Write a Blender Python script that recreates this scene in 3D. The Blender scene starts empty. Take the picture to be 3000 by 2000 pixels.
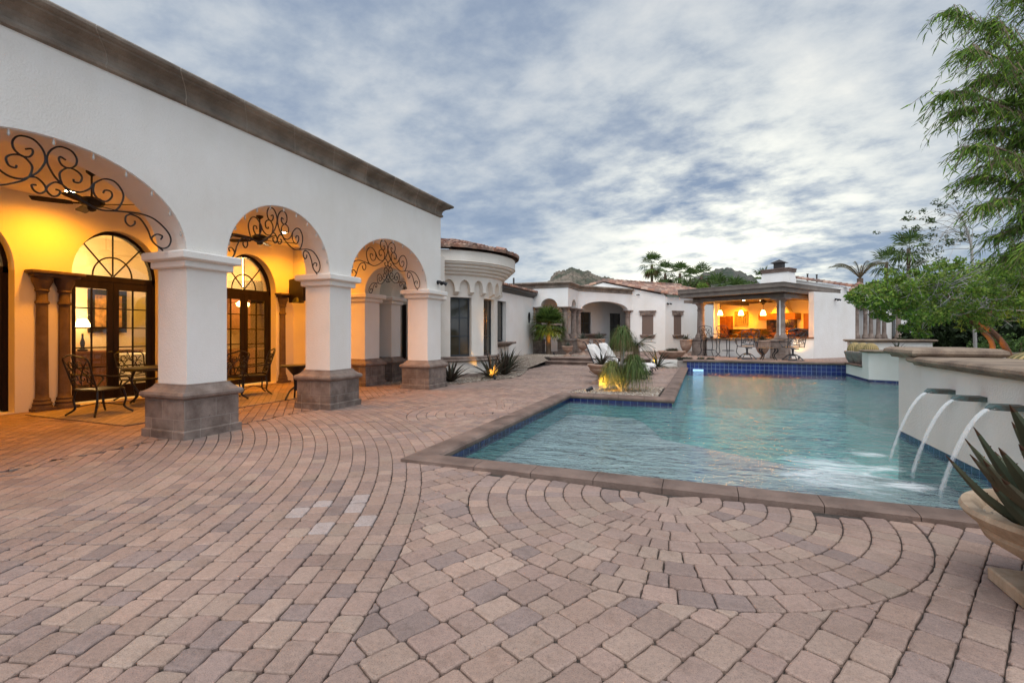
import bpy, math, random
from mathutils import Vector, Matrix
from mathutils.geometry import tessellate_polygon
R=random.Random(7)
rad=math.radians; pi=math.pi; sin=math.sin; cos=math.cos
SC=bpy.context.scene; COL=SC.collection
# ------------------------------------------------------------------ camera
cam=bpy.data.cameras.new('camera'); cam.lens=17.0; cam.sensor_width=36; cam.shift_y=-0.008
cam.clip_start=0.05; cam.clip_end=3000
co=bpy.data.objects.new('camera',cam); co.location=(0,0,1.4); co.rotation_euler=(rad(90),0,rad(21.56)); COL.objects.link(co); SC.camera=co
TH=rad(21.56); sT,cT=sin(TH),cos(TH)
def at(px,d):            # plan point at a bearing (source-photo column) and a depth in metres
    r=(px-1500)/1417*d; return (r*cT-d*sT, r*sT+d*cT)
def zr(y,d): return 1.4-(y-976)*d/1417
# ------------------------------------------------------------------ world, sun, exposure
SC.view_settings.view_transform='Standard'; SC.view_settings.look='None'; SC.view_settings.gamma=1; SC.view_settings.exposure=1.04
SUN_EL=rad(66); SUN_AZ=Vector((0.08,-0.80,0)).normalized()
W=bpy.data.worlds.new('World'); SC.world=W; W.use_nodes=True
def build_world():
    nt=W.node_tree; N=nt.nodes; L=nt.links
    for n in list(N): N.remove(n)
    out=N.new('ShaderNodeOutputWorld'); bg=N.new('ShaderNodeBackground'); bg.inputs[1].default_value=1.0
    L.new(bg.outputs[0],out.inputs[0])
    sky=N.new('ShaderNodeTexSky'); sky.sky_type='NISHITA'; sky.sun_disc=False; sky.sun_elevation=SUN_EL
    sky.sun_rotation=math.atan2(SUN_AZ.x,SUN_AZ.y)
    tc=N.new('ShaderNodeTexCoord'); sep=N.new('ShaderNodeSeparateXYZ'); L.new(tc.outputs['Generated'],sep.inputs[0])
    def M(op,a,b=None,c=None):
        n=N.new('ShaderNodeMath'); n.operation=op
        for i,v in enumerate((a,b,c)):
            if v is None: continue
            if isinstance(v,(int,float)): n.inputs[i].default_value=v
            else: L.new(v,n.inputs[i])
        return n.outputs[0]
    zc=M('MAXIMUM',sep.outputs[2],0.0)
    den=M('ADD',zc,0.20)
    # rotate plan so that the cloud streets run left-low to right-high over the view
    x=M('DIVIDE',sep.outputs[0],den); y=M('DIVIDE',sep.outputs[1],den)
    comb=N.new('ShaderNodeCombineXYZ'); L.new(x,comb.inputs[0]); L.new(y,comb.inputs[1])
    def noise(sc,det,rough,rot,stx,off,dist=0.0):
        mp=N.new('ShaderNodeMapping'); mp.inputs['Rotation'].default_value=(0,0,rot); mp.inputs['Scale'].default_value=(sc*stx,sc,1)
        mp.inputs['Location'].default_value=off; L.new(comb.outputs[0],mp.inputs[0])
        n=N.new('ShaderNodeTexNoise'); n.inputs['Scale'].default_value=1; n.inputs['Detail'].default_value=det; n.inputs['Roughness'].default_value=rough
        n.inputs['Distortion'].default_value=dist; L.new(mp.outputs[0],n.inputs['Vector']); return n.outputs[0]
    def ramp(v,stops):
        r=N.new('ShaderNodeValToRGB'); e=r.color_ramp.elements
        e[0].position,e[0].color=stops[0][0],(*stops[0][1],1); e[1].position,e[1].color=stops[-1][0],(*stops[-1][1],1)
        for p,c in stops[1:-1]:
            k=e.new(p); k.color=(*c,1)
        L.new(v,r.inputs[0]); return r.outputs[0]
    big=noise(0.55,4,0.5,rad(35),1.0,(3.1,1.7,0),0.4); med=noise(3.4,9,0.55,rad(28),0.85,(7.3,2.2,0),0.12); fin=noise(9.0,8,0.62,rad(28),0.9,(1.3,9.2,0),0.1)
    v=M('ADD',M('ADD',M('MULTIPLY',big,0.42),M('MULTIPLY',med,0.38)),M('MULTIPLY',fin,0.20))
    cl=ramp(v,[(0.38,(0.145,0.183,0.25)),(0.45,(0.188,0.228,0.292)),(0.50,(0.245,0.282,0.332)),(0.55,(0.31,0.34,0.375)),(0.63,(0.385,0.402,0.418))])
    # brightness of the overcast: thin and bright towards where the sun set (ahead, right of the middle), plain overhead
    def vdot(d):
        n=N.new('ShaderNodeVectorMath'); n.operation='DOT_PRODUCT'; L.new(tc.outputs['Generated'],n.inputs[0]); n.inputs[1].default_value=Vector(d).normalized(); return n.outputs['Value']
    gx,gy=at(2150,1); g=vdot((gx,gy,0.10))
    glow=M('POWER',M('MAXIMUM',g,0.0),24.0)
    wide=M('POWER',M('MAXIMUM',vdot((0.1,-0.8,0.55)),0.0),1.5)  # added brighter sky lobe behind the camera, lifts the walls
    thin=M('MULTIPLY',glow,M('SMOOTH_MIN',M('MULTIPLY',M('SUBTRACT',v,0.40),9.0),1.0,0.2))
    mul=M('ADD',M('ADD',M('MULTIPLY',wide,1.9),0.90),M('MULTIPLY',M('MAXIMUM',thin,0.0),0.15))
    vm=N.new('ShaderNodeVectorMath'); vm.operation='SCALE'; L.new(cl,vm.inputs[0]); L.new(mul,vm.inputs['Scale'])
    gc=N.new('ShaderNodeVectorMath'); gc.operation='SCALE'; gc.inputs[0].default_value=(0.42,0.37,0.22); L.new(M('MAXIMUM',thin,0.0),gc.inputs['Scale'])
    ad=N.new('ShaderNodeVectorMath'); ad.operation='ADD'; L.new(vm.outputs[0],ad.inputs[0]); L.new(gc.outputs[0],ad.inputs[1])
    sk=N.new('ShaderNodeVectorMath'); sk.operation='SCALE'; L.new(sky.outputs[0],sk.inputs[0]); sk.inputs['Scale'].default_value=0.08
    mx=N.new('ShaderNodeMixRGB'); cov=M('ADD',M('MULTIPLY',M('MULTIPLY',M('SUBTRACT',v,0.38),4.0),0.2),0.8); cov=M('MINIMUM',M('MAXIMUM',cov,0.8),1.0)
    L.new(cov,mx.inputs[0]); L.new(sk.outputs[0],mx.inputs[1]); L.new(ad.outputs[0],mx.inputs[2])
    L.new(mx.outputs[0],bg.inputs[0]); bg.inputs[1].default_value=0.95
build_world()
sl=bpy.data.lights.new('sun','SUN'); sl.energy=1.0; sl.angle=rad(50); sl.color=(1.0,0.95,0.88)
so=bpy.data.objects.new('sun',sl); so.rotation_euler=(-Vector((SUN_AZ.x*cos(SUN_EL),SUN_AZ.y*cos(SUN_EL),sin(SUN_EL)))).to_track_quat('-Z','Y').to_euler(); COL.objects.link(so)
try:
    SC.cycles.max_bounces=7; SC.cycles.diffuse_bounces=3; SC.cycles.glossy_bounces=3; SC.cycles.transparent_max_bounces=12; SC.cycles.transmission_bounces=4
    SC.cycles.caustics_reflective=False; SC.cycles.caustics_refractive=False; SC.cycles.sample_clamp_indirect=14
except Exception: pass
# ------------------------------------------------------------------ materials
def lin(r,g,b):
    f=lambda v:(v/255/12.92 if v/255<=0.04045 else ((v/255+0.055)/1.055)**2.4)
    return (f(r),f(g),f(b))
def mat(name,col,rough=0.7,col2=None,vs=3.0,vd=5,bump=0.0,bs=40.0,metal=0.0,attr=False,emit=None,es=0.0,brick=None,pits=False,spec=None,var=None,stretch=None,lo=0.35,hi=0.65,coat=0):
    m=bpy.data.materials.new(name); m.use_nodes=True; nt=m.node_tree; N=nt.nodes; L=nt.links
    b=N['Principled BSDF']; b.inputs['Roughness'].default_value=rough; b.inputs['Metallic'].default_value=metal
    b.inputs['Base Color'].default_value=(*col,1)
    if spec is not None: b.inputs['Specular IOR Level'].default_value=spec
    tc=N.new('ShaderNodeTexCoord'); vec=tc.outputs['Object']
    if stretch:
        mp=N.new('ShaderNodeMapping'); mp.inputs['Scale'].default_value=stretch; L.new(vec,mp.inputs[0]); vec=mp.outputs[0]
    cur=None
    if col2 is not None:
        n=N.new('ShaderNodeTexNoise'); n.inputs['Scale'].default_value=vs; n.inputs['Detail'].default_value=vd; n.inputs['Roughness'].default_value=0.6; L.new(vec,n.inputs['Vector'])
        r=N.new('ShaderNodeValToRGB'); r.color_ramp.elements[0].position=lo; r.color_ramp.elements[1].position=hi
        r.color_ramp.elements[0].color=(*col,1); r.color_ramp.elements[1].color=(*col2,1); L.new(n.outputs[0],r.inputs[0]); cur=r.outputs[0]
    if attr:
        a=N.new('ShaderNodeVertexColor'); a.layer_name='Col'
        if cur is None: cur=a.outputs[0]
        else:
            x=N.new('ShaderNodeMixRGB'); x.blend_type='MULTIPLY'; x.inputs[0].default_value=1; L.new(a.outputs[0],x.inputs[1]); L.new(cur,x.inputs[2]); cur=x.outputs[0]
    hgt=None
    if brick:
        # courses on vertical faces: (x+y, z)
        sp=N.new('ShaderNodeSeparateXYZ'); L.new(tc.outputs['Object'],sp.inputs[0]); ad=N.new('ShaderNodeMath'); ad.operation='ADD'
        if brick.get('mode')=='x': L.new(sp.outputs[0],ad.inputs[0]); ad.inputs[1].default_value=0
        else: L.new(sp.outputs[0],ad.inputs[0]); L.new(sp.outputs[1],ad.inputs[1])
        cb=N.new('ShaderNodeCombineXYZ'); L.new(ad.outputs[0],cb.inputs[0]); L.new(sp.outputs[2],cb.inputs[1])
        br=N.new('ShaderNodeTexBrick'); L.new(cb.outputs[0],br.inputs[0]); br.offset=brick.get('off',0.5)
        br.inputs['Scale'].default_value=1; br.inputs['Brick Width'].default_value=brick['w']; br.inputs['Row Height'].default_value=brick['h']
        br.inputs['Mortar Size'].default_value=brick['m']; br.inputs['Mortar Smooth'].default_value=0.3; br.inputs['Bias'].default_value=0
        v=brick.get('v',0.25)
        br.inputs['Color1'].default_value=(1,1,1,1); br.inputs['Color2'].default_value=(1-v,1-v,1-v,1); 
        x=N.new('ShaderNodeMixRGB'); x.blend_type='MULTIPLY'; x.inputs[0].default_value=1
        if cur is None:
            x.inputs[1].default_value=(*col,1)
        else: L.new(cur,x.inputs[1])
        L.new(br.outputs['Color'],x.inputs[2])
        y=N.new('ShaderNodeMixRGB'); L.new(br.outputs['Fac'],y.inputs[0]); L.new(x.outputs[0],y.inputs[1]); y.inputs[2].default_value=(*brick['mc'],1); cur=y.outputs[0]
        hgt=br.outputs['Fac']
    if pits:
        vo=N.new('ShaderNodeTexVoronoi'); vo.inputs['Scale'].default_value=26; L.new(tc.outputs['Object'],vo.inputs['Vector'])
        n2=N.new('ShaderNodeTexNoise'); n2.inputs['Scale'].default_value=5; n2.inputs['Detail'].default_value=3; L.new(tc.outputs['Object'],n2.inputs['Vector'])
        mm=N.new('ShaderNodeMath'); mm.operation='ADD'; L.new(vo.outputs['Distance'],mm.inputs[0]); L.new(n2.outputs[0],mm.inputs[1])
        rr=N.new('ShaderNodeValToRGB'); rr.color_ramp.elements[0].position=0.42; rr.color_ramp.elements[1].position=0.56; rr.color_ramp.elements[0].color=(0.45,0.42,0.4,1); rr.color_ramp.elements[1].color=(1,1,1,1)
        L.new(mm.outputs[0],rr.inputs[0]); x=N.new('ShaderNodeMixRGB'); x.blend_type='MULTIPLY'; x.inputs[0].default_value=1
        if cur is None: x.inputs[1].default_value=(*col,1)
        else: L.new(cur,x.inputs[1])
        L.new(rr.outputs[0],x.inputs[2]); cur=x.outputs[0]
    if cur is not None: L.new(cur,b.inputs['Base Color'])
    if bump>0:
        n=N.new('ShaderNodeTexNoise'); n.inputs['Scale'].default_value=bs; n.inputs['Detail'].default_value=4; L.new(vec,n.inputs['Vector'])
        h=n.outputs[0]
        if hgt is not None:
            s_=N.new('ShaderNodeMath'); s_.operation='MULTIPLY_ADD'; L.new(hgt,s_.inputs[0]); s_.inputs[1].default_value=-1.2; L.new(h,s_.inputs[2]); h=s_.outputs[0]
        bp=N.new('ShaderNodeBump'); bp.inputs['Strength'].default_value=1.0; bp.inputs['Distance'].default_value=bump; L.new(h,bp.inputs['Height']); L.new(bp.outputs[0],b.inputs['Normal'])
    if emit: b.inputs['Emission Color'].default_value=(*emit,1); b.inputs['Emission Strength'].default_value=es
    return m
M={}
M['stucco']=mat('white_stucco',(0.84,0.795,0.735),0.85,(0.88,0.845,0.79),vs=0.9,vd=6,bump=0.006,bs=45,lo=0.3,hi=0.7)
M['stucco_far']=mat('white_stucco_rough',(0.82,0.78,0.735),0.85,(0.86,0.83,0.79),vs=1.6,vd=6,bump=0.012,bs=22,lo=0.3,hi=0.7)
M['cream']=mat('cream_stucco',(0.79,0.72,0.63),0.85,(0.83,0.77,0.69),vs=1.2,bump=0.007,bs=40)
M['patio']=mat('patio_plaster',(0.78,0.70,0.56),0.9,(0.82,0.74,0.60),vs=0.8,bump=0.004,bs=30)
M['stone']=mat('cantera_stone',(0.165,0.115,0.09),0.8,(0.30,0.235,0.195),vs=3.5,vd=8,bump=0.008,bs=60,pits=True)
M['block']=mat('cantera_blocks',(0.155,0.112,0.09),0.8,(0.31,0.245,0.205),vs=4.0,vd=8,bump=0.006,bs=60,pits=True,brick=dict(w=0.44,h=0.255,m=0.004,mc=(0.36,0.31,0.27),v=0.28))
M['cornice']=mat('cornice_stone',(0.185,0.148,0.115),0.85,(0.35,0.285,0.225),vs=2.2,vd=9,bump=0.008,bs=50,brick=dict(w=0.92,h=30,m=0.010,mc=(0.38,0.32,0.26),v=0.25,off=0.0))
M['coping']=mat('coping_stone',(0.115,0.075,0.058),0.75,(0.22,0.15,0.118),vs=2.5,vd=8,bump=0.006,bs=70,pits=True)
M['wallcap']=mat('wall_cap_stone',(0.165,0.115,0.08),0.8,(0.33,0.245,0.17),vs=3.0,vd=8,bump=0.008,bs=60,pits=True)
M['timber']=mat('grey_brown_fascia',(0.135,0.105,0.085),0.75,(0.19,0.155,0.125),vs=3,vd=6,bump=0.004,bs=30)
M['darkwood']=mat('dark_wood',(0.010,0.006,0.005),0.5,(0.020,0.012,0.009),vs=8,stretch=(1,1,0.15))
M['redstone']=mat('carved_pilaster_stone',(0.07,0.043,0.033),0.8,(0.13,0.085,0.065),vs=4,vd=7,bump=0.006,bs=50,pits=True)
M['iron']=mat('black_iron',(0.012,0.012,0.014),0.4,metal=0.3,bump=0.001,bs=120)
M['darkwood'].node_tree.nodes['Principled BSDF'].inputs['Specular IOR Level'].default_value=0.15
M['iron_grey']=mat('weathered_iron',(0.035,0.042,0.048),0.45,(0.06,0.07,0.08),vs=20,metal=0.2)
M['dframe']=mat('dark_window_frame',(0.03,0.035,0.042),0.4)
M['bronze']=mat('bronze_gutter',(0.045,0.037,0.032),0.45,metal=0.3)
M['copper']=mat('patina_copper',(0.09,0.085,0.07),0.45,(0.07,0.17,0.17),vs=9,vd=5,metal=0.4,lo=0.45,hi=0.7)
M['terra']=mat('clay_pot',(0.27,0.165,0.115),0.8,(0.42,0.29,0.215),vs=4,vd=7,bump=0.004,bs=60)
M['terra2']=mat('tan_pot',(0.36,0.255,0.165),0.8,(0.52,0.40,0.28),vs=3,vd=7,bump=0.004,bs=70)
M['greypot']=mat('grey_stone_bowl',(0.20,0.17,0.15),0.8,(0.33,0.28,0.24),vs=5,vd=7,bump=0.004,bs=60)
M['rooftile']=mat('clay_roof_tile',(0.7,0.7,0.7),0.8,(1.15,1.1,1.05),vs=7,vd=6,bump=0.006,bs=50,attr=True)
M['paver']=mat('paver_concrete',(0.80,0.80,0.80),0.85,(1.18,1.15,1.1),vs=38,vd=8,bump=0.0035,bs=160,attr=True,lo=0.25,hi=0.75)
M['sand']=mat('joint_sand',(0.03,0.024,0.02),0.95,(0.07,0.055,0.045),vs=30,bump=0.004,bs=100)
M['gravelbase']=mat('gravel_ground',(0.14,0.105,0.08),0.95,(0.28,0.225,0.175),vs=35,vd=8,bump=0.02,bs=40)
M['pebble']=mat('pebbles',(0.55,0.55,0.55),0.8,(0.8,0.8,0.8),vs=30,attr=True)
M['dirt']=mat('desert_ground',(0.17,0.13,0.095),0.95,(0.25,0.2,0.15),vs=1,bump=0.03,bs=10)
M['white']=mat('white_cushion',(0.66,0.63,0.59),0.9,(0.74,0.71,0.67),vs=6,bump=0.004,bs=25)
M['bluetile']=mat('blue_pool_tile',(0.008,0.016,0.11),0.15,(0.012,0.03,0.19),vs=3,vd=3,brick=dict(w=0.155,h=0.155,m=0.005,mc=(0.16,0.24,0.36),v=0.35,off=0.0),spec=0.6)
M['deep']=mat('pool_plaster_deep',(0.13,0.52,0.47),0.8,(0.20,0.60,0.54),vs=1.2)
M['shelf']=mat('pool_plaster_shelf',(0.40,0.46,0.45),0.8,(0.50,0.55,0.54),vs=1.5)
M['glassdark']=mat('dark_glazing',(0.02,0.02,0.018),0.06,(0.07,0.055,0.035),vs=0.9,spec=0.8)
M['shade']=mat('woven_shade',(0.13,0.085,0.065),0.8,(0.2,0.14,0.11),vs=60,bump=0.004,bs=150)
M['granite']=mat('swirled_granite',(0.012,0.008,0.006),0.15,(0.22,0.09,0.03),vs=2.6,vd=9,lo=0.45,hi=0.7,spec=0.6,stretch=(1,1,2.5))
M['cab']=mat('brown_cabinet',(0.16,0.055,0.022),0.6,(0.22,0.085,0.035),vs=5)
M['bark']=mat('brown_bark',(0.10,0.065,0.04),0.9,(0.18,0.12,0.08),vs=10,bump=0.02,bs=25,stretch=(1,1,0.4))
M['redbark']=mat('orange_bark',(0.24,0.10,0.045),0.8,(0.15,0.075,0.045),vs=8,bump=0.008,bs=25)
M['palebark']=mat('pale_bark',(0.30,0.28,0.26),0.9,(0.42,0.40,0.37),vs=10)
M['leaf']=mat('leaf_green',(0.8,0.8,0.8),0.6,(1.1,1.1,1.1),vs=3,attr=True)
def tweak_leaf(m):
    nt=m.node_tree; N=nt.nodes; L=nt.links; b=N['Principled BSDF']; o=[n for n in N if n.type=='OUTPUT_MATERIAL'][0]
    t=N.new('ShaderNodeBsdfTranslucent'); mx=N.new('ShaderNodeMixShader'); mx.inputs[0].default_value=0.38; src=b.inputs['Base Color'].links[0].from_socket
    L.new(src,t.inputs[0]); L.new(b.outputs[0],mx.inputs[1]); L.new(t.outputs[0],mx.inputs[2]); L.new(mx.outputs[0],o.inputs[0]); b.inputs['Specular IOR Level'].default_value=0.3
tweak_leaf(M['leaf'])
def overlay(m,scale,vec,lo,hi,dark,detail=6,rough=0.6):   # multiply the base colour by a broken-up darker stain
    nt=m.node_tree; N=nt.nodes; L=nt.links; b=N['Principled BSDF']; lk=b.inputs['Base Color'].links[0]; src=lk.from_socket
    tc=N.new('ShaderNodeTexCoord'); mp=N.new('ShaderNodeMapping'); mp.inputs['Scale'].default_value=vec; L.new(tc.outputs['Object'],mp.inputs[0])
    n=N.new('ShaderNodeTexNoise'); n.inputs['Scale'].default_value=scale; n.inputs['Detail'].default_value=detail; n.inputs['Roughness'].default_value=rough; L.new(mp.outputs[0],n.inputs['Vector'])
    r=N.new('ShaderNodeValToRGB'); r.color_ramp.elements[0].position=lo; r.color_ramp.elements[1].position=hi; r.color_ramp.elements[0].color=(*dark,1); r.color_ramp.elements[1].color=(1,1,1,1); L.new(n.outputs[0],r.inputs[0])
    x=N.new('ShaderNodeMixRGB'); x.blend_type='MULTIPLY'; x.inputs[0].default_value=1; L.new(src,x.inputs[1]); L.new(r.outputs[0],x.inputs[2]); L.new(x.outputs[0],b.inputs['Base Color'])
overlay(M['paver'],170,(1,1,1),0.34,0.50,(0.62,0.60,0.58),3,0.7)
overlay(M['paver'],0.9,(1,1,1),0.32,0.60,(0.80,0.79,0.78),7)
overlay(M['paver'],9,(1,1,1),0.30,0.48,(0.84,0.82,0.80),6)
for k_ in('stucco','stucco_far','cream'):
    overlay(M[k_],1.6,(1,1,0.35),0.30,0.60,(0.955,0.945,0.925),8)
    overlay(M[k_],0.6,(1,1,1),0.30,0.62,(0.93,0.92,0.90),8,0.65)
for k_ in('coping','wallcap','cornice','block'):
    overlay(M[k_],1.4,(1,1,1),0.34,0.52,(0.66,0.64,0.62),8,0.7)
overlay(M['terra2'],6,(1,1,0.4),0.35,0.55,(0.72,0.66,0.6),8,0.7)
M['rock']=None
M['rug']=mat('woven_rug',(0.24,0.19,0.15),0.95,(0.36,0.29,0.23),vs=8,brick=dict(w=0.16,h=0.05,m=0.01,mc=(0.16,0.13,0.11),v=0.3))
M['paint']=mat('picture_canvas',(0.10,0.045,0.015),0.7,(0.45,0.22,0.06),vs=6,vd=3)
M['paintgrey']=mat('grey_canvas',(0.22,0.17,0.12),0.8,(0.3,0.24,0.17),vs=5)
M['lampwarm']=mat('lit_shade',(1,0.8,0.5),0.6,emit=(1.0,0.56,0.15),es=13)
M['lampwhite']=mat('lit_bulb',(1,0.9,0.7),0.6,emit=(1.0,0.75,0.4),es=22)
M['poollamp']=mat('lit_pool_lens',(0.6,0.8,1),0.4,emit=(0.35,0.65,1.0),es=0.28)
M['room']=mat('room_plaster',(0.62,0.50,0.33),0.9,(0.68,0.56,0.38),vs=1)
M['clearbulb']=mat('frosted_bulb',(0.45,0.42,0.38),0.4)
M['cactus']=mat('barrel_cactus_skin',(0.8,0.8,0.8),0.8,(1.1,1.1,1.1),vs=20,attr=True,bump=0.01,bs=60)
M['greenery']=M['leaf']
def emat(name,col,s):
    m=bpy.data.materials.new(name); m.use_nodes=True; nt=m.node_tree
    for n in list(nt.nodes): nt.nodes.remove(n)
    o=nt.nodes.new('ShaderNodeOutputMaterial'); e=nt.nodes.new('ShaderNodeEmission'); e.inputs[0].default_value=(*col,1); e.inputs[1].default_value=s; nt.links.new(e.outputs[0],o.inputs[0]); return m
def glassmat(name,tint,rough,gl=0.12):
    m=bpy.data.materials.new(name); m.use_nodes=True; nt=m.node_tree; N=nt.nodes; L=nt.links
    for n in list(N): N.remove(n)
    o=N.new('ShaderNodeOutputMaterial'); mx=N.new('ShaderNodeMixShader'); t=N.new('ShaderNodeBsdfTransparent'); g=N.new('ShaderNodeBsdfGlossy'); fr=N.new('ShaderNodeFresnel')
    t.inputs[0].default_value=(*tint,1); g.inputs['Roughness'].default_value=rough; fr.inputs[0].default_value=1.5
    ad=N.new('ShaderNodeMath'); ad.operation='ADD'; ad.inputs[1].default_value=gl; ad.use_clamp=True; L.new(fr.outputs[0],ad.inputs[0])
    L.new(ad.outputs[0],mx.inputs[0]); L.new(t.outputs[0],mx.inputs[1]); L.new(g.outputs[0],mx.inputs[2]); L.new(mx.outputs[0],o.inputs[0]); return m
M['glass']=glassmat('window_glass',(0.92,0.92,0.9),0.02,0.03)
def watermat():
    m=bpy.data.materials.new('pool_water'); m.use_nodes=True; nt=m.node_tree; N=nt.nodes; L=nt.links
    for n in list(N): N.remove(n)
    o=N.new('ShaderNodeOutputMaterial'); mx=N.new('ShaderNodeMixShader'); t=N.new('ShaderNodeBsdfTransparent'); g=N.new('ShaderNodeBsdfGlossy'); fr=N.new('ShaderNodeFresnel')
    t.inputs[0].default_value=(0.84,0.97,0.97,1); g.inputs['Roughness'].default_value=0.06; g.inputs[0].default_value=(0.9,0.95,1,1); fr.inputs[0].default_value=1.33
    tc=N.new('ShaderNodeTexCoord'); mp=N.new('ShaderNodeMapping'); mp.inputs['Rotation'].default_value=(0,0,rad(-21)); mp.inputs['Scale'].default_value=(0.42,1.0,1); L.new(tc.outputs['Object'],mp.inputs[0])
    n1=N.new('ShaderNodeTexNoise'); n1.inputs['Scale'].default_value=10.5; n1.inputs['Detail'].default_value=4; n1.inputs['Distortion'].default_value=0.8; n1.inputs['Roughness'].default_value=0.55; L.new(mp.outputs[0],n1.inputs['Vector'])
    n2=N.new('ShaderNodeTexNoise'); n2.inputs['Scale'].default_value=1.6; n2.inputs['Detail'].default_value=3; n2.inputs['Distortion'].default_value=1.2; L.new(mp.outputs[0],n2.inputs['Vector'])
    s=N.new('ShaderNodeMath'); s.operation='MULTIPLY_ADD'; L.new(n2.outputs[0],s.inputs[0]); s.inputs[1].default_value=1.7; L.new(n1.outputs[0],s.inputs[2])
    bp=N.new('ShaderNodeBump'); bp.inputs['Strength'].default_value=1; bp.inputs['Distance'].default_value=0.045; L.new(s.outputs[0],bp.inputs['Height'])
    L.new(bp.outputs[0],g.inputs['Normal']); L.new(bp.outputs[0],fr.inputs['Normal'])
    ml=N.new('ShaderNodeMath'); ml.operation='MULTIPLY_ADD'; ml.inputs[1].default_value=1.6; ml.inputs[2].default_value=0.065; ml.use_clamp=True; L.new(fr.outputs[0],ml.inputs[0])
    L.new(ml.outputs[0],mx.inputs[0]); L.new(t.outputs[0],mx.inputs[1]); L.new(g.outputs[0],mx.inputs[2])
    L.new(mx.outputs[0],o.inputs[0]); return m
M['water']=watermat()
def foammat(name,dens,scale,stretch):
    m=bpy.data.materials.new(name); m.use_nodes=True; nt=m.node_tree; N=nt.nodes; L=nt.links
    for n in list(N): N.remove(n)
    o=N.new('ShaderNodeOutputMaterial'); mx=N.new('ShaderNodeMixShader'); t=N.new('ShaderNodeBsdfTransparent'); d=N.new('ShaderNodeBsdfDiffuse'); d.inputs[0].default_value=(0.92,0.95,0.96,1)
    tc=N.new('ShaderNodeTexCoord'); mp=N.new('ShaderNodeMapping'); mp.inputs['Scale'].default_value=stretch; L.new(tc.outputs['Object'],mp.inputs[0])
    n=N.new('ShaderNodeTexNoise'); n.inputs['Scale'].default_value=scale; n.inputs['Detail'].default_value=6; n.inputs['Distortion'].default_value=1.0; L.new(mp.outputs[0],n.inputs['Vector'])
    a=N.new('ShaderNodeVertexColor'); a.layer_name='Col'
    s=N.new('ShaderNodeMath'); s.operation='ADD'; L.new(n.outputs[0],s.inputs[0]); L.new(a.outputs[0],s.inputs[1])
    r=N.new('ShaderNodeMapRange'); r.inputs[1].default_value=1.12 if 'foam' in name else 1.0; r.inputs[2].default_value=1.62 if 'foam' in name else 1.5; r.inputs[4].default_value=dens; r.clamp=True; L.new(s.outputs[0],r.inputs[0])
    L.new(r.outputs[0],mx.inputs[0]); L.new(t.outputs[0],mx.inputs[1]); L.new(d.outputs[0],mx.inputs[2]); L.new(mx.outputs[0],o.inputs[0]); return m
M['foam']=foammat('water_foam',0.62,2.6,(1,2.8,1))
M['stream']=foammat('falling_water',0.52,7.0,(9,9,0.8))
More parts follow.
